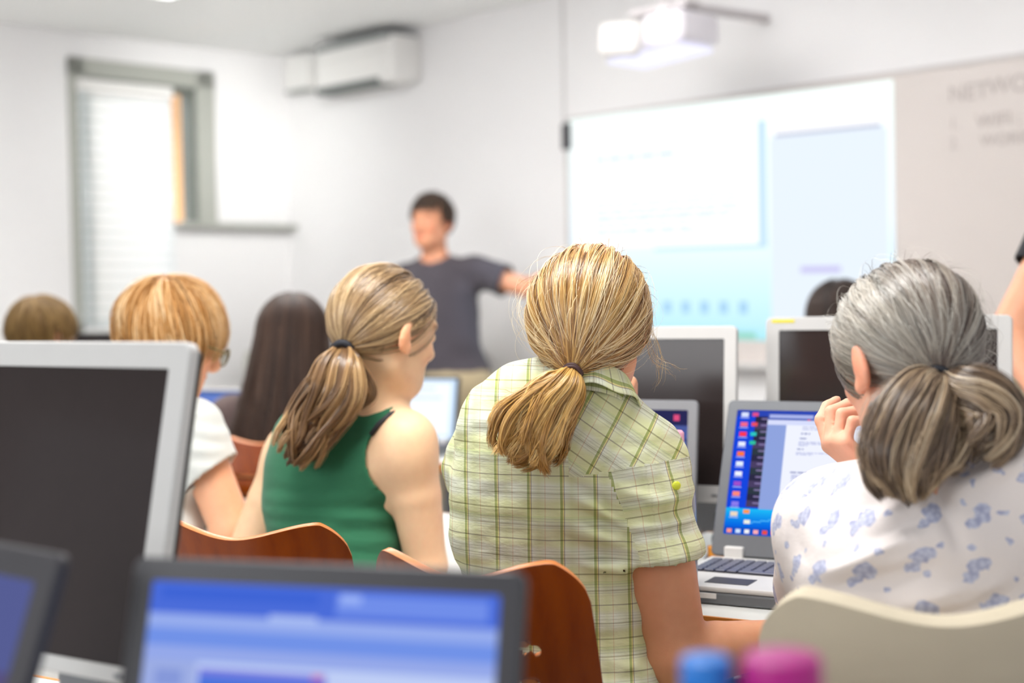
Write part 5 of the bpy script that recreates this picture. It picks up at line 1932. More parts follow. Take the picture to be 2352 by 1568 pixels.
    cols = ['452C13', '7A5224', 'A87838', 'D0A660', 'F0D8A4']
    H_ = [scalp_to_tie(sc, tie, 9000, 18, ok, 21, cols, w=0.00055, thick=0.007, end=0.05, wave=0.035, tie_w=tie_w)]
    # loose strands
    fly = scalp_to_tie(sc, tie, 140, 18, ok, 22, ['E6C48A', 'FFF0CC'], w=0.00022, thick=0.012, end=0.2, wave=0.10)
    r = np.random.default_rng(5)
    tt = np.linspace(0, 1, 18)[None, :, None]
    fly = (fly[0] + fly[1] * (0.010 + 0.016 * r.random((len(fly[0]), 1, 1))) * np.sin(np.pi * tt) + 0.006 * r.standard_normal((len(fly[0]), 1, 3)) * tt,) + fly[1:]
    H_.append(fly)
    tw = A(tie_w)
    px = lambda x, y, Y: A(P(x, y, Y))
    dpt = 2.035
    centre = [tw, px(1300, 888, 2.015), px(1262, 930, 2.01), px(1222, 985, 2.005), px(1200, 1035, 2.01), px(1188, 1068, 2.015)]
    tc = ['8E6024', 'C08E40', 'E0B05E', 'F6D692']
    flt = ((0, -1, 0), 1.6)
    H_.append(tail_locks(centre, [0.012, 0.030, 0.040, 0.044, 0.040, 0.030], 64, 80, 28, 31, tc, w=0.0006, flat=flt, wave=0.55, lock_r=0.2, tipvar=0.32, curl=0.02, fine=0.0018))
    centre2 = [tw, px(1275, 890, 2.02), px(1222, 922, 2.015), px(1165, 945, 2.02), px(1138, 968, 2.02), px(1150, 995, 2.01)]
    H_.append(tail_locks(centre2, [0.010, 0.018, 0.021, 0.018, 0.012, 0.008], 14, 60, 24, 32, tc[1:], w=0.00055, flat=flt, wave=0.4, lock_r=0.3, tipvar=0.3, curl=0.01))
    centre3 = [tw, px(1295, 915, 2.01), px(1262, 975, 2.0), px(1240, 1020, 2.0), px(1195, 1052, 2.0), px(1165, 1040, 2.0)]
    H_.append(tail_locks(centre3, [0.010, 0.018, 0.022, 0.020, 0.016, 0.010], 14, 60, 24, 33, tc[:3], w=0.00055, flat=flt, wave=0.5, lock_r=0.3, tipvar=0.3, curl=0.012))
    # wisps by the ear and along the shoulder
    for k_, (pts, rd) in enumerate((([px(1490, 745, 2.16), px(1512, 800, 2.15), px(1515, 850, 2.14), px(1502, 905, 2.14)], 0.014), ([px(1488, 770, 2.16), px(1500, 820, 2.15), px(1540, 845, 2.14), px(1565, 865, 2.14)], 0.012),
                                    ([px(1228, 830, 2.16), px(1212, 860, 2.14), px(1190, 885, 2.13), px(1180, 910, 2.12)], 0.014), ([px(1300, 880, 2.04), px(1230, 888, 2.04), px(1180, 893, 2.04), px(1140, 886, 2.04)], 0.008))):
        H_.append(tail_strands(pts, [0.004, rd * 0.5, rd, rd * 1.2], 9, 16, 40 + k_, ['C99A58', 'F0D6A0'], w=0.00022, curl=0.012, tipvar=0.5))
    cap = hair_cap(sc, ok, 0.005, 0.003)
    bulkm = Field([cone(centre[i], centre[i + 1], a * .8, b * .8, flat=flt, k=0.01) for i, (a, b) in enumerate(((0.011, 0.020), (0.020, 0.026), (0.026, 0.028), (0.028, 0.018), (0.018, 0.005)))], 0.004).mesh(1)
    hr = hair_obj(root, H_, merge(cap, bulkm), '8A6230')
    d = (Vector(centre[1]) - tie_w).normalized()
    tie_obj(root, tie_w + d * 0.002, d, 0.0135, 0.0026, TIE_BROWN, parent=hr)
plaid_woman()


# ---- woman in the green top
def green_woman():
    HC = P(888, 752, 2.65)
    R = frame(50, -14, 3)
    N = P(872, 952, 2.66)
    C = P(770, 1120, 2.70)
    Pv = P(790, 1500, 2.56); Pv.z = 0.60
    SR = P(934, 1010, 2.60); ER = P(980, 1300, 2.60); WR = P(966, 1236, 2.86)
    SL = P(672, 1030, 2.86); EL = P(556, 1292, 2.88); WL = P(700, 1270, 3.02)
    root = thing('person', 'woman in a dark green sleeveless top with a light brown ponytail, seen from behind', 'person', (Pv.x, Pv.y, 0))
    skin = skin_mat('skin_fair', 'F8D0A8')
    tor = torso_prims(N, C, Pv, SL, SR, 28, cw=0.135, cd=0.100, ww=0.120, crz=0.17, urz=0.08, upo=0.08, lat=0.072)
    arms = arm_prims(SR, ER, WR, (0.051, 0.037, 0.035, 0.025)) + arm_prims(SL, EL, WL, (0.048, 0.038, 0.036, 0.025))
    neck = [cone(N - (N - C) * 0.02, HC + Vector(R @ A((0, -0.015, -0.06))), 0.050, 0.047, k=0.03)]
    hands = hand_prims(WR, (-0.35, 0.9, 0.05), (0, 0, -1), -1, curl=(20, 25, 15), s=0.93) + hand_prims(WL, (0.8, 0.5, -0.05), (0, 0, -1), 1, curl=(20, 25, 15), s=0.93)
    make_body(root, 'body', tor + arms + neck + hands + head_prims(HC, R, 1.0, 0.004), head_carves(HC, R), head_adds(HC, R), 0.0042, skin, head=(HC, R, 1.0))
    m = cloth_mat('green_jersey', '337252', wr=0.30, var=0.10)
    up = (N - Pv).normalized()
    cuts = [cone(N + up * 0.030, HC, 0.055, 0.06),
            cone(P(934, 1052, 2.62), P(965, 1045, 2.45), 0.078, 0.078), cone(P(968, 982, 2.64), P(975, 975, 2.50), 0.060, 0.060),
            cone(P(628, 1040, 2.86), P(560, 1060, 2.82), 0.070, 0.07)]
    def disp(V, Nn):
        d = 0.003 * vnoise(V * np.array([7, 7, 26.0]), 3)
        pl = []
        for i in range(9):
            y = 1130 + i * 16
            pl.append((P(590 + 8 * (i % 3), y + 8, 2.6), P(760 + 30 * (i % 4), y - 8 + 12 * (i % 2), 2.58), 0.009, 0.0032 if i % 2 else -0.003))
        for i in range(5):
            pl.append((P(780, 1170 + i * 22, 2.56), P(925, 1160 + i * 26, 2.62), 0.010, 0.0035 if i % 2 else -0.0035))
        return d + folds(V, pl)
    sh = make_cloth(root, 'green_top', tor, 0.0042, m, infl=0.007, cutters=cuts, disp=disp, thick=0.003)
    pts = [P(838, 1000, 2.585), P(856, 975, 2.585), P(882, 953, 2.595), P(908, 943, 2.62)]
    V = np.array([v.co for v in sh.data.vertices])
    bm = bmesh.new(); add_tube(bm, [p - root.location + Vector((0.012, -0.010, 0.002)) for p in pts], 0.0045, 8)
    mesh_obj('bra_strap', bm, plain('black_elastic', '26262C', 0.6), root, True)
    legs(root, (Pv.x, Pv.y + 0.02, 0.575), 28, DARKT, SHOE)
    sc = Scalp(HC, R, (0.0835, 0.104, 0.098), (0, -0.012, 0.012))
    tie_w = P(790, 797, 2.575)
    tl = (A(tie_w) - sc.c) @ R / sc.r
    def ok(U):
        face = (U[:, 1] > 0.42 - 0.05 * np.clip(U[:, 2], -1, 0)) & (U[:, 2] < 0.60)
        ear = (np.abs(U[:, 0]) > 0.6) & (U[:, 1] > -0.12) & (U[:, 2] < 0.02)
        nape = (U[:, 2] < -0.66 + 0.0 * U[:, 1])
        side = ((U[:, 2] < -0.30) & (U[:, 1] > -0.25)) | ((U[:, 2] < -0.05) & (U[:, 1] > 0.1))
        return ~(face | ear | nape | side)
    cols = ['46321F', '6B4E33', '9A7A52', 'C4A478', 'D8BC92']
    H_ = [scalp_to_tie(sc, tl, 6500, 16, ok, 51, cols, w=0.0007, thick=0.006, end=0.06, wave=0.06, tie_w=tie_w)]
    px = lambda x, y, Y: A(P(x, y, Y))
    tc = ['533A22', '805C38', 'B08858', 'DDB985']
    flt = ((0.2, -1, 0), 1.3)
    c1 = [A(tie_w), px(782, 838, 2.55), px(768, 900, 2.54), px(722, 965, 2.55), px(690, 1020, 2.55), px(655, 1075, 2.56)]
    H_.append(tail_locks(c1, [0.014, 0.040, 0.052, 0.044, 0.036, 0.022], 70, 60, 24, 52, tc, w=0.0009, flat=flt, wave=0.6, lock_r=0.2, tipvar=0.28, curl=0.02))
    c2 = [A(tie_w), px(805, 835, 2.56), px(830, 870, 2.56), px(845, 900, 2.56), px(820, 925, 2.56), px(760, 940, 2.55)]
    H_.append(tail_locks(c2, [0.010, 0.022, 0.022, 0.018, 0.014, 0.010], 16, 50, 22, 53, tc[:3], w=0.0007, flat=flt, wave=0.3, lock_r=0.3, tipvar=0.3, curl=0.010))
    cap = hair_cap(sc, ok, 0.005, 0.003)
    bl = Field([cone(c1[i], c1[i + 1], a, b, flat=flt, k=0.01) for i, (a, b) in enumerate(((0.010, 0.020), (0.020, 0.028), (0.028, 0.022), (0.022, 0.012), (0.012, 0.003)))], 0.005).mesh(1)
    hr = hair_obj(root, H_, merge(cap, bl), '5A4028')
    d = (Vector(c1[1]) - tie_w).normalized()
    tie_obj(root, tie_w + d * 0.004, d, 0.017, 0.0065, TIE_BLACK, parent=hr, turns=1)
green_woman()


# ---- grey-haired woman in the flowered blouse
def floral_mat():
    m, k = new_mat('flowered_cotton', 'E6DEDB', 0.85, spec=0.15)
    uv = k.new('ShaderNodeUVMap').outputs[0]
    wn = k.noise(55, 3, uv)
    va = k.new('ShaderNodeVectorMath', operation='ADD')
    sb = k.new('ShaderNodeVectorMath', operation='SCALE'); sb.inputs['Scale'].default_value = 0.022
    k.link(wn.outputs['Color'], sb.inputs[0]); k.link(uv, va.inputs[0]); k.link(sb.outputs[0], va.inputs[1])
    def spots(scale, rad, rnd, loc):
        mp = k.new('ShaderNodeMapping'); mp.inputs['Scale'].default_value = (scale, scale, scale); mp.inputs['Location'].default_value = loc
        k.link(va.outputs[0], mp.inputs['Vector'])
        v = k.new('ShaderNodeTexVoronoi', voronoi_dimensions='2D'); v.inputs['Scale'].default_value = 1.0; v.inputs['Randomness'].default_value = rnd
        k.link(mp.outputs[0], v.inputs['Vector'])
        return k.math('LESS_THAN', v.outputs['Distance'], rad)
    big = spots(18, 0.20, 0.35, (0, 0, 0))
    mid = spots(18, 0.13, 0.35, (0.20, 0.22, 0))
    sml = spots(26, 0.11, 0.55, (0.4, 0.1, 0))
    msk = k.math('MAXIMUM', k.math('MAXIMUM', big, mid), sml)
    pet = k.new('ShaderNodeTexVoronoi', voronoi_dimensions='2D'); pet.inputs['Scale'].default_value = 170
    k.link(uv, pet.inputs['Vector'])
    c = k.ramp(pet.outputs['Distance'], [(0.0, lin('CCCFE0')), (0.35, lin('BABDD2')), (0.75, lin('A2A5C2'))])
    col = k.mix(msk, lin('E7DEDB'), c)
    k.link(col, k.bsdf.inputs['Base Color'])
    n = k.noise(9, 4, k.mapping(k.coord(), (1.6, 1, 1.8), (0, 0.5, 0)))
    k.bump(n.outputs['Fac'], 0.25, 0.02)
    return m


def grey_woman():
    HC = P(2076, 808, 1.86)
    R = frame(-24, -26, 3)
    N = P(2115, 1110, 1.78)
    C = P(2165, 1370, 1.80)
    Pv = P(2150, 1700, 1.78); Pv.z = 0.60
    SL = P(1925, 1222, 1.88); EL = P(1890, 1400, 2.10); WL = P(2022, 1104, 1.985)
    SR = P(2415, 1040, 1.74); ER = P(2470, 1480, 1.80); WR = P(2330, 1440, 2.10)
    root = thing('person', 'grey-haired woman in a white blouse with blue flowers, hand near her mouth', 'person', (Pv.x, Pv.y, 0))
    skin = skin_mat('skin_rosy', 'EDB396')
    tor = torso_prims(N, C, Pv, SL, SR, -6, cw=0.165, cd=0.115, ww=0.150, crz=0.17, urz=0.08, upo=0.07)
    arms = arm_prims(SR, ER, WR, (0.056, 0.045, 0.042, 0.028)) + arm_prims(SL, EL, WL, (0.056, 0.045, 0.042, 0.025))
    neck = [cone(N - (N - C) * 0.02, HC + Vector(R @ A((0, -0.015, -0.06))), 0.056, 0.052, k=0.03)]
    # the loosely bent hand beside the mouth
    hands = hand_prims(WL, (-0.74, 0.10, 0.66), (0.62, 0.30, 0.72), 1, s=1.0, curls=[(38, 42, 25), (55, 60, 35), (62, 65, 40), (68, 70, 40)], thumb=(38, 18, 12), spread=10)
    hands += hand_prims(WR, (-0.5, 0.85, 0.0), (0, 0, -1), -1, curl=(20, 25, 15))
    make_body(root, 'body', tor + arms + neck + hands + head_prims(HC, R, 0.96, 0.011), head_carves(HC, R, 0.96), head_adds(HC, R, 0.96), 0.0032, skin, head=(HC, R, 0.96))
    up = (N - Pv).normalized()
    axl = (EL - SL).normalized(); cutl = SL + axl * 0.20
    axr = (ER - SR).normalized(); cutr = SR + axr * 0.2
    sl_ = [cone(SL, SL + axl * 0.25, 0.068, 0.068, k=0.06, cuts=((cutl, axl),)), cone(SR, SR + axr * 0.25, 0.060, 0.064, k=0.05, cuts=((cutr, axr),))]
    Rt = frame(-6)
    def uvf(V, F, fc):
        X = V[F] - A(C)
        u = np.arctan2(X @ Rt[:, 0], 0.10 - (X @ Rt[:, 1])) * 0.19; v = X @ A(up) + 0.15 * (X @ Rt[:, 1])
        return np.stack([u, v], -1).reshape(-1, 2)
    def disp(V, Nn):
        d = 0.006 * vnoise(V * np.array([8, 8, 12.0]), 3)
        pl = []
        for i, (x0, y0, x1, y1) in enumerate(((1960, 1180, 2110, 1130), (1900, 1330, 2090, 1230), (1930, 1350, 2150, 1290), (2050, 1390, 2300, 1330), (2010, 1230, 2140, 1170), (2130, 1420, 2352, 1370), (2150, 1100, 2200, 1260), (2190, 1130, 2352, 1060), (1840, 1180, 1880, 1330))):
            pl.append((P(x0, y0, 1.70), P(x1, y1, 1.68), 0.011, 0.011 if i % 2 else -0.010))
        return d + folds(V, pl)
    sh = make_cloth(root, 'flowered_blouse', tor + sl_, 0.0038, floral_mat(), infl=0.012, cutters=[cone(N + up * 0.015, HC, 0.060, 0.07)], uvf=uvf, disp=disp, thick=0.003,
                    open_cuts=((cutl, axl, 0.11), (cutr, axr, 0.10)))
    legs(root, (Pv.x, Pv.y + 0.02, 0.575), -6, DARKT, SHOE)
    sc = Scalp(HC, R, (0.0830, 0.101, 0.094), (0, -0.012, 0.013))
    tie_w = P(2156, 868, 1.755)
    tl = (A(tie_w) - sc.c) @ R / sc.r
    def ok(U):
        face = (U[:, 1] > 0.40) & (U[:, 2] < 0.60)
        ear = (np.abs(U[:, 0]) > 0.45) & (U[:, 1] > -0.38) & (U[:, 2] < 0.08)
        nape = (U[:, 2] < -0.58)
        side = (U[:, 2] < -0.25) & (U[:, 1] > -0.45)
        return ~(face | ear | nape | side)
    cols = ['1A120E', '30231B', '544238', '7E6D61', 'C4B8A8']
    a = scalp_to_tie(sc, tl, 8500, 18, ok, 61, cols, w=0.0007, thick=0.007, end=0.05, wave=0.07, tie_w=tie_w)
    # lighter over the temple
    lx = ((a[0][:, 5] - sc.c) @ R)[:, 0]
    k_ = np.clip((-lx - 0.02) / 0.06, 0, 1)[:, None, None] * 0.38
    a = (a[0], a[1], a[2], a[3] * (1 - k_) + np.array(lin('CFCCBE')[:3]) * k_)
    H_ = [a]
    r = np.random.default_rng(9)
    fly = scalp_to_tie(sc, tl, 220, 16, ok, 62, ['8F8277', 'E2DED2'], w=0.00022, thick=0.012, end=0.2, wave=0.12)
    tt = np.linspace(0, 1, 16)[None, :, None]
    fly = (fly[0] + fly[1] * (0.008 + 0.014 * r.random((len(fly[0]), 1, 1))) * np.sin(np.pi * tt),) + fly[1:]
    H_.append(fly)
    px = lambda x, y, Y: A(P(x, y, Y))
    tc = ['3A2A20', '5F4834', '8C7256', 'B69C7C', 'CDBBA0']
    flt = ((0, -1, 0), 1.7)
    c1 = [A(tie_w), px(2140, 905, 1.73), px(2112, 975, 1.70), px(2092, 1050, 1.685), px(2088, 1110, 1.68), px(2085, 1160, 1.68)]
    H_.append(tail_locks(c1, [0.014, 0.040, 0.056, 0.054, 0.036, 0.016], 75, 60, 24, 63, tc, w=0.0007, flat=flt, wave=0.28, lock_r=0.24, tipvar=0.28, curl=0.012))
    c2 = [A(tie_w), px(2190, 892, 1.73), px(2250, 915, 1.71), px(2290, 955, 1.70), px(2280, 1010, 1.69), px(2235, 1060, 1.69)]
    H_.append(tail_locks(c2, [0.012, 0.028, 0.036, 0.038, 0.036, 0.022], 50, 60, 24, 64, tc, w=0.0007, flat=flt, wave=0.30, lock_r=0.26, tipvar=0.28, curl=0.010))
    c3 = [A(tie_w), px(2110, 905, 1.74), px(2055, 970, 1.72), px(2020, 1040, 1.71), px(2030, 1100, 1.70), px(2075, 1150, 1.69)]
    H_.append(tail_locks(c3, [0.010, 0.024, 0.028, 0.028, 0.026, 0.014], 36, 55, 24, 65, tc, w=0.0007, flat=flt, wave=0.32, lock_r=0.28, tipvar=0.28, curl=0.010))
    cap = hair_cap(sc, ok, 0.005, 0.003)
    pr = []
    for cc_, rr_ in ((c1, (0.010, 0.022, 0.032, 0.030, 0.018, 0.004)), (c2, (0.008, 0.014, 0.020, 0.020, 0.014, 0.005)), (c3, (0.006, 0.011, 0.014, 0.014, 0.010, 0.004))):
        pr += [cone(cc_[i], cc_[i + 1], rr_[i], rr_[i + 1], flat=flt, k=0.012) for i in range(5)]
    hr = hair_obj(root, H_, merge(cap, Field(pr, 0.005).mesh(1)), '4E3E32')
    d = (Vector(c1[1]) - tie_w).normalized()
    tie_obj(root, tie_w + d * 0.003, d, 0.0155, 0.005, TIE_BLACK, parent=hr, turns=1)
grey_woman()
pc = P(2150, 1420, 1.56)
cream = cloth_mat('cream_knit', 'CBBFA8', weave=700, wr=0.5)
ch = make_chair('chair with a cream fabric cover, under the grey-haired woman', (pc.x + 0.20 * math.sin(math.radians(6)), pc.y + 0.235 * math.cos(math.radians(6))), -math.radians(6), w=0.37, cloth=True, ztop=0.948)
for o in list(bpy.data.objects):
    if o.parent == ch and o.name.startswith('backrest'):
        o.data.materials.clear(); o.data.materials.append(cream); o.data.materials.append(cream)
        o.modifiers['thickness'].thickness = 0.026
        o.modifiers['soft'].width = 0.010; o.modifiers['soft'].segments = 4
    if o.parent == ch and o.name.startswith('seat'):
        o.data.materials.clear(); o.data.materials.append(cream); o.data.materials.append(cream)
        o.modifiers['thickness'].thickness = 0.03


# ---- reader with glasses in the white T-shirt
def glasses_reader():
    HC = P(398, 772, 3.0)
    R = frame(64, -22, 4)
    N = P(350, 950, 3.02)
    C = P(330, 1110, 3.05)
    Pv = P(330, 1500, 2.9); Pv.z = 0.60
    SR = P(440, 985, 2.96); ER = P(532, 1215, 2.93); WR = P(505, 1180, 3.18)
    SL = P(280, 1000, 3.22); EL = P(330, 1190, 3.35); WL = P(440, 1195, 3.40)
    root = thing('person', 'person with short reddish-blond hair and glasses, in a white T-shirt, looking down', 'person', (Pv.x, Pv.y, 0))
    skin = skin_mat('skin_pink', 'F2B690')
    tor = torso_prims(N, C, Pv, SL, SR, 40, cw=0.15, cd=0.105, ww=0.13)
    arms = arm_prims(SR, ER, WR, (0.050, 0.044, 0.038, 0.026)) + arm_prims(SL, EL, WL, (0.050, 0.044, 0.038, 0.026))
    neck = [cone(N - (N - C) * 0.02, HC + Vector(R @ A((0, -0.015, -0.06))), 0.052, 0.048, k=0.03)]
    hands = hand_prims(WR, (-0.3, 0.95, 0.0), (0, 0, -1), -1, curl=(20, 25, 15), s=0.93) + hand_prims(WL, (0.6, 0.8, 0.0), (0, 0, -1), 1, curl=(20, 25, 15), s=0.93)
    make_body(root, 'body', tor + arms + neck + hands + head_prims(HC, R), head_carves(HC, R), head_adds(HC, R), 0.0046, skin, head=(HC, R, 1.0))
    m = cloth_mat('white_jersey', 'DFE1DD', wr=0.35)
    up = (N - Pv).normalized()
    axr = (ER - SR).normalized(); cutr = SR + axr * 0.105; hn = Vector((axr.x + 0.35, axr.y, axr.z)).normalized()
    axl = (EL - SL).normalized(); cutl = SL + axl * 0.14
    sl_ = [cone(SR, SR + axr * 0.18, 0.056, 0.064, k=0.04, cuts=((cutr, hn),)), cone(SL, SL + axl * 0.2, 0.056, 0.064, k=0.04, cuts=((cutl, axl),))]
    def disp(V, Nn):
        pl = [(P(440, 960 + 22 * i, 2.9), P(515, 985 + 18 * i, 2.9), 0.010, 0.003 if i % 2 else -0.003) for i in range(6)]
        return 0.004 * vnoise(V * np.array([9, 9, 22.0]), 3) + folds(V, pl)
    make_cloth(root, 't_shirt', tor + sl_, 0.0046, m, infl=0.009, cutters=[cone(N + up * 0.02, HC, 0.058, 0.06)], disp=disp, thick=0.003, open_cuts=((cutr, hn, 0.11), (cutl, axl, 0.1)))
    legs(root, (Pv.x, Pv.y + 0.02, 0.575), 40, JEANS, SHOE)
    sc = Scalp(HC, R, (0.0845, 0.104, 0.100), (0, -0.012, 0.014))
    def ok(U):
        face = (U[:, 1] > 0.50) & (U[:, 2] < 0.40)
        ear = (np.abs(U[:, 0]) > 0.5) & (U[:, 1] > -0.10) & (U[:, 2] < -0.02)
        nape = U[:, 2] < -0.62
        side = (U[:, 2] < -0.25) & (U[:, 1] > -0.15)
        return ~(face | ear | nape | side)
    cols = ['6A421E', 'A0692F', 'C78F50', 'E8BE88', 'F4D9B0']
    H_ = [short_hair(sc, (0.05, -0.45, 0.9), 7000, 12, ok, 71, cols, length=0.095, w=0.0008, lift=0.016)]
    hair_obj(root, H_, hair_cap(sc, ok, 0.006, 0.002), '7C5026', mat='hair_far')
    # glasses
    g = bpy.data.objects.new('glasses', None); link(g, root)
    HL = lambda x, y, z: HC + Vector(R @ A((x, y, z))) - root.location
    fm = plain('glasses_frame', '7A6A3C', 0.35, 0.4)
    for sx in (-1, 1):
        bm = bmesh.new(); add_tube(bm, [HL(sx * 0.033 + 0.025 * math.cos(a), 0.112, -0.004 + 0.019 * math.sin(a)) for a in [2 * math.pi * i / 24 for i in range(24)]], 0.0016, 8, closed=True)
        mesh_obj('rim', bm, fm, g, True)
        bm = bmesh.new(); add_tube(bm, [HL(sx * 0.058, 0.112, 0.004), HL(sx * 0.079, 0.09, 0.006), HL(sx * 0.083, 0.0, 0.004)], 0.0022, 8)
        mesh_obj('temple', bm, fm, g, True)
        lm, lk = new_mat('spectacle_lens', 'FFFFFF', 0.02); lk.bsdf.inputs['Transmission Weight'].default_value = 1; lk.bsdf.inputs['IOR'].default_value = 1.02
        bm = bmesh.new(); vs = [bm.verts.new(HL(sx * 0.033 + 0.025 * math.cos(a), 0.112, -0.004 + 0.019 * math.sin(a))) for a in [2 * math.pi * i / 24 for i in range(24)]]; bm.faces.new(vs)
        mesh_obj('lens', bm, lm, g)
    bm = bmesh.new(); add_tube(bm, [HL(-0.009, 0.112, -0.002), HL(0, 0.114, 0.001), HL(0.009, 0.112, -0.002)], 0.0016, 8); mesh_obj('bridge', bm, fm, g, True)
glasses_reader()


def far_person(label, HC, yaw, pitch, skin_c, shirt_c, hair, shirt_name, h=0.007, spine=None, pelvis=None, s=1.0, armset=None, sh_w=0.17):
    """seated figure in a row further back"""
    R = frame(yaw, pitch)
    HC = Vector(HC)
    fw_ = Vector((math.sin(math.radians(yaw)), math.cos(math.radians(yaw)), 0)); rt = Vector((fw_.y, -fw_.x, 0))
    N = HC - fw_ * 0.05 - Z * 0.17 * s
    C = N - fw_ * 0.04 - Z * 0.22 * s
    Pv = Vector((C.x, C.y, 0.60)) - fw_ * 0.05
    SL, SR = N - rt * sh_w * s - Z * 0.05, N + rt * sh_w * s - Z * 0.05
    root = thing('person', label, 'person', (Pv.x, Pv.y, 0))
    EL, ER = SL + fw_ * 0.12 - Z * 0.24 * s - rt * 0.04, SR + fw_ * 0.12 - Z * 0.24 * s + rt * 0.04
    WL, WR = EL + fw_ * 0.22 + rt * 0.06, ER + fw_ * 0.22 - rt * 0.06
    zt = DZ + 0.035
    WL.z = WR.z = max(zt, min(EL.z, zt + 0.02))
    skin = skin_mat('skin', skin_c)
    tor = torso_prims(N, C, Pv, SL, SR, yaw, cw=0.14 * s, cd=0.10 * s, ww=0.12 * s)
    arms = arm_prims(SL, EL, WL, (0.046, 0.038, 0.036, 0.024)) + arm_prims(SR, ER, WR, (0.046, 0.038, 0.036, 0.024))
    neck = [cone(N, HC + Vector(R @ A((0, -0.015, -0.06))), 0.050, 0.046, k=0.03)]
    hands = hand_prims(WL, fw_, (0, 0, -1), 1, curl=(15, 20, 15), s=0.9) + hand_prims(WR, fw_, (0, 0, -1), -1, curl=(15, 20, 15), s=0.9)
    make_body(root, 'body', tor + arms + neck + hands + head_prims(HC, R, s), head_carves(HC, R, s), head_adds(HC, R, s), h, skin, head=(HC, R, s))
    sl_ = []
    oc = []
    for S, E in ((SL, EL), (SR, ER)):
        ax = (E - S).normalized(); cut = S + ax * 0.16
        sl_.append(cone(S, S + ax * 0.2, 0.052, 0.058, k=0.04, cuts=((cut, ax),))); oc.append((cut, ax, 0.1))
    make_cloth(root, shirt_name, tor + sl_, h, cloth_mat('shirt_cloth', shirt_c), infl=0.010, cutters=[cone(N + Z * 0.02, HC, 0.055, 0.06)], disp=lambda V, n: 0.004 * vnoise(V * 12, 3), thick=0.003, open_cuts=oc)
    legs(root, (Pv.x, Pv.y + 0.01, 0.575), yaw, JEANS, SHOE)
    hair(root, HC, R)
    return root


def ok_short(U):
    return ~(((U[:, 1] > 0.45) & (U[:, 2] < 0.42)) | ((np.abs(U[:, 0]) > 0.6) & (U[:, 1] > -0.1) & (U[:, 2] < 0.0)) | (U[:, 2] < -0.6) | ((U[:, 2] < -0.2) & (U[:, 1] > -0.1)))


def long_hair(cols, length, spread, n, seed, w=0.0012, capc='2C2320', back=0.05, side_cut=0.55):
    def f(root, HC, R):
        sc = Scalp(HC, R, (0.086, 0.104, 0.100), (0, -0.012, 0.012))
        r = np.random.default_rng(seed)
        U = rand_dirs(n * 4, r)
        okf = lambda U: ~(((U[:, 1] > 0.45) & (U[:, 2] < 0.45)) | (U[:, 2] < -0.1))
        U = U[okf(U)][:n]; m = len(U)
        K = 20
        az = np.arctan2(U[:, 0], -U[:, 1] + 0.001)
        az = np.clip(az, -2.1, 2.1)
        el = np.arcsin(np.clip(U[:, 2], -1, 1))
        t = np.linspace(0, 1, K)[None, :]
        lk = vnoise(np.stack([az * 4, el * 3, az * 0], -1), seed)
        lk2 = vnoise(np.stack([az * 11, el * 2, az * 0 + 4], -1), seed)
        z_end = length * (0.9 + 0.12 * r.random(m))
        # over the skull first, then hanging
        k1 = 0.35
        e = el[:, None] * np.clip(1 - t / k1, 0, 1)
        d = np.stack([np.sin(az)[:, None] * np.cos(e), -np.cos(az)[:, None] * np.cos(e), np.sin(e)], -1)
        lay = 0.004 + 0.010 * r.random((m, 1)) + 0.004 * lk2[:, None] + 0 * t
        pts = sc.world(d, lay)
        nor = sc.normal(d)
        g = np.clip((t - k1) / (1 - k1), 0, 1)
        pts[..., 2] -= g * (z_end[:, None])
        ctr = sc.c
        out = pts - ctr; out[..., 2] = 0
        out /= np.linalg.norm(out, axis=-1, keepdims=True) + 1e-9
        pts += out * (spread * g ** 1.2 * (0.7 + 0.3 * lk[:, None]))[..., None]
        pts[..., :2] += (-(R[:2, 1]) * back)[None, None, :] * (g[..., None] ** 0.8)
        pts[..., :2] += 0.006 * np.stack([np.sin(g * 6 + lk[:, None] * 7), np.cos(g * 5 + lk2[:, None] * 7)], -1) * g[..., None]
        ti = tints(m, K, cols, seed, lock=np.clip(0.5 + 0.6 * lk2, 0, 1))
        ww = np.full((m, K), w) * (0.7 + 0.6 * r.random((m, 1)))
        okc = lambda U: ~(((U[:, 1] > 0.45) & (U[:, 2] < 0.45)) | (U[:, 2] < -0.7))
        hair_obj(root, [(pts, nor, ww, ti)], hair_cap(sc, okc, 0.008, 0.003), capc, mat='hair_far')
    return f


def cropped(cols, seed, capc, n=3500, length=0.06, lift=0.010, w=0.0012, s=1.0):
    def f(root, HC, R):
        sc = Scalp(HC, R, (0.084, 0.104, 0.098), (0, -0.012, 0.012), s)
        hair_obj(root, [short_hair(sc, (0.0, -0.5, 0.85), n, 10, ok_short, seed, cols, length=length, w=w, lift=lift)], hair_cap(sc, ok_short, 0.008, 0.002), capc, mat='hair_far')
    return f

far_person('woman with long straight dark brown hair, seen from behind on the reddish chair', P(676, 775, 3.98), 12, -8, 'EDBE9C', '5A4A48', long_hair(['1F1511', '30211A', '432F25', '553D2F'], 0.36, 0.085, 8000, 81), 'dark_top')
far_person('child with short light brown hair by the side wall, only the hair showing', P(100, 768, 4.30), 40, -20, 'F0C0A0', 'A8A6A4', cropped(['4A3518', '6E5228', '8E7040'], 82, '4A3822', s=0.98), 'grey_t_shirt', s=0.95)
far_person('person with dark hair against the projected picture, only the hair showing', P(1926, 735, 4.35), -10, -10, 'EABB98', '77808A', long_hair(['17110F', '2C201B', '4A352A'], 0.26, 0.03, 4000, 83), 'blue_grey_top')


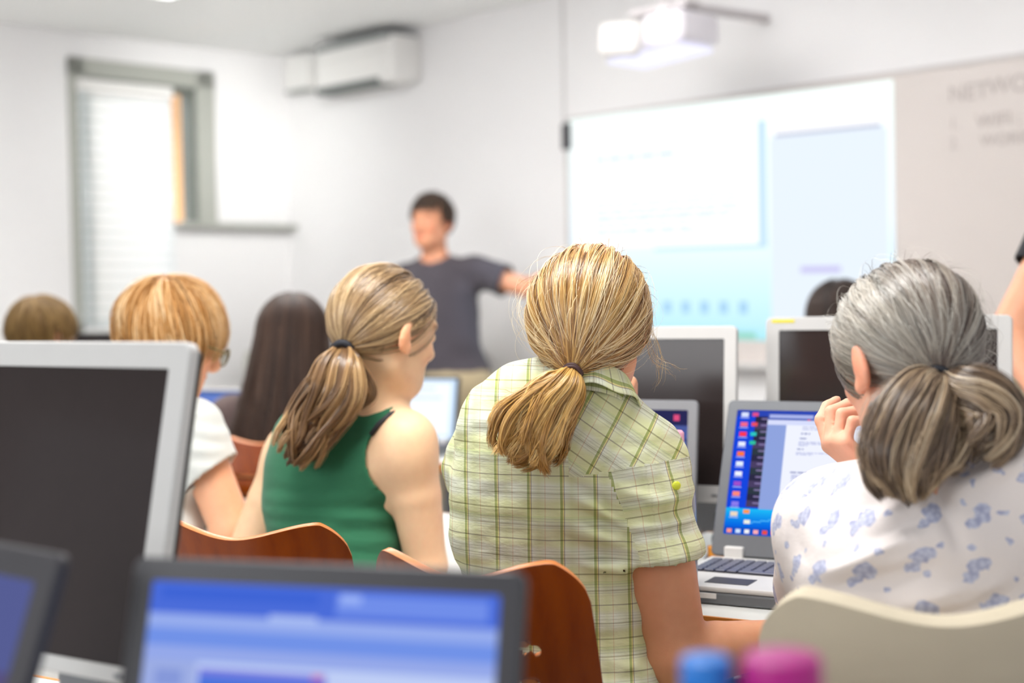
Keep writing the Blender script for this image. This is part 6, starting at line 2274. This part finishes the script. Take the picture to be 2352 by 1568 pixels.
# ---- presenter standing at the front wall
def presenter():
    s = 1.06
    HC = P(991, 505, 6.4)
    R = frame(207, -2, -2)
    N = P(1000, 606, 6.43)
    C = P(1012, 705, 6.43)
    Pv = P(1040, 868, 6.42)
    SL = P(1088, 622, 6.38); EL = P(1212, 662, 6.28); WL = P(1290, 618, 6.15)     # his own left arm points at the board
    SR = P(930, 640, 6.50); ER = P(912, 770, 6.48); WR = P(935, 880, 6.38)
    root = thing('person', 'man in a dark grey T-shirt standing at the front wall, arm stretched towards the board', 'person', (Pv.x, Pv.y, 0))
    skin = skin_mat('skin_ruddy', 'D99A78')
    tor = torso_prims(N, C, Pv, SL, SR, 190, cw=0.155, cd=0.11, ww=0.135)
    arms = arm_prims(SR, ER, WR, (0.052, 0.042, 0.038, 0.027)) + arm_prims(SL, EL, WL, (0.052, 0.042, 0.036, 0.027))
    neck = [cone(N, HC + Vector(R @ A((0, -0.012, -0.07))), 0.058, 0.056, k=0.03)]
    hands = hand_prims(WR, (0.15, -0.1, -1), (0.9, -0.2, 0), 1, curl=(20, 25, 20)) + hand_prims(WL, (0.9, -0.2, 0.35), (0, 0.2, -1), 1, curl=(10, 12, 8))
    make_body(root, 'body', tor + arms + neck + hands + head_prims(HC, R, s), head_carves(HC, R, s), head_adds(HC, R, s), 0.0065, skin, head=(HC, R, s))
    axl = (EL - SL).normalized(); cutl = SL + axl * 0.165
    axr = (ER - SR).normalized(); cutr = SR + axr * 0.20
    hem = Vector((Pv.x, Pv.y, P(1040, 852, 6.42).z))
    sk = cone(C, Pv - Z * 0.12, 0.142, 0.155, flat=(Vector((0, 1, 0)), 1.25), k=0.03, cuts=((hem, Vector((0, 0, -1))),))
    t2 = []
    for q in tor:
        q = dict(q); q['cuts'] = tuple(q['cuts']) + ((hem, Vector((0, 0, -1))),); t2.append(q)
    sl_ = [cone(SL, SL + axl * 0.22, 0.060, 0.066, k=0.04, cuts=((cutl, axl),)), cone(SR, SR + axr * 0.25, 0.060, 0.066, k=0.04, cuts=((cutr, axr),))]
    make_cloth(root, 't_shirt', t2 + [sk] + sl_, 0.0065, cloth_mat('charcoal_jersey', '4B464C'), infl=0.008, cutters=[cone(N + Z * 0.018, HC, 0.068, 0.07)],
               disp=lambda V, n: 0.006 * vnoise(V * np.array([9, 9, 14.0]), 3), thick=0.003, open_cuts=((cutl, axl, 0.11), (cutr, axr, 0.1), (hem, Vector((0, 0, 1)), 0.3)))
    legs(root, (Pv.x, Pv.y, Pv.z - 0.02), 190, cloth_mat('khaki_cotton', 'B3A283'), SHOE, stand=True)
    sc = Scalp(HC, R, (0.080, 0.100, 0.094), (0, -0.012, 0.016), s)
    def ok(U):
        return ~(((U[:, 1] > 0.40) & (U[:, 2] < 0.50)) | ((np.abs(U[:, 0]) > 0.5) & (U[:, 1] > -0.05) & (U[:, 2] < 0.02)) | (U[:, 2] < -0.55) | ((U[:, 2] < -0.1) & (U[:, 1] > 0)))
    hair_obj(root, [short_hair(sc, (0.0, -0.5, 0.85), 4000, 10, ok, 91, ['241A16', '3A2B24', '53402F'], length=0.045, w=0.0014, lift=0.011)], hair_cap(sc, ok, 0.008, 0.001), '2C211C', mat='hair_far')
presenter()


# ---- helper leaning in from the side: arm in a black short sleeve
def leaning_person():
    SR_ = None
    SL = P(2432, 545, 3.20); EL = P(2318, 765, 3.18); WL = P(2385, 900, 3.02)
    HC = P(2590, 420, 3.05)
    R = frame(215, -20)
    N = P(2530, 520, 3.20); C = P(2560, 700, 3.32); Pv = P(2600, 980, 3.50)
    SR = P(2700, 560, 3.25); ER = P(2740, 780, 3.1); WR = P(2640, 880, 2.95)
    root = thing('person', 'standing helper in a black short-sleeved top, only the bent bare arm in view', 'person', (Pv.x, Pv.y, 0))
    skin = skin_mat('skin_warm', 'EDAE8C')
    tor = torso_prims(N, C, Pv, SR, SL, 200, cw=0.15, cd=0.11, ww=0.13)
    arms = arm_prims(SL, EL, WL, (0.050, 0.045, 0.040, 0.027)) + arm_prims(SR, ER, WR, (0.050, 0.042, 0.038, 0.026))
    neck = [cone(N, HC + Vector(R @ A((0, -0.015, -0.06))), 0.052, 0.050, k=0.03)]
    hands = hand_prims(WL, (0.3, -0.6, -0.6), (0.5, 0.5, -0.5), 1, curl=(25, 30, 20)) + hand_prims(WR, (-0.4, -0.6, -0.5), (-0.5, 0.5, -0.5), -1, curl=(25, 30, 20))
    make_body(root, 'body', tor + arms + neck + hands + head_prims(HC, R), head_carves(HC, R), head_adds(HC, R), 0.006, skin, head=(HC, R, 1.0))
    axl = (EL - SL).normalized(); cutl = SL + axl * 0.085
    axr = (ER - SR).normalized(); cutr = SR + axr * 0.10
    sl_ = [cone(SL, SL + axl * 0.16, 0.058, 0.060, k=0.03, cuts=((cutl, axl),)), cone(SR, SR + axr * 0.16, 0.056, 0.060, k=0.03, cuts=((cutr, axr),))]
    make_cloth(root, 'black_top', tor + sl_, 0.006, cloth_mat('black_jersey', '26272C'), infl=0.008, cutters=[cone(N + Z * 0.02, HC, 0.06, 0.07)], disp=lambda V, n: 0.004 * vnoise(V * 10, 3), thick=0.003, open_cuts=((cutl, axl, 0.1), (cutr, axr, 0.1)))
    legs(root, (Pv.x, Pv.y, Pv.z - 0.02), 200, DARKT, SHOE, stand=True)
    cropped(['2C1E18', '4A352A', '5E4638'], 95, '33251E', n=2500)(root, HC, R)
leaning_person()
bpy.context.view_layer.update()
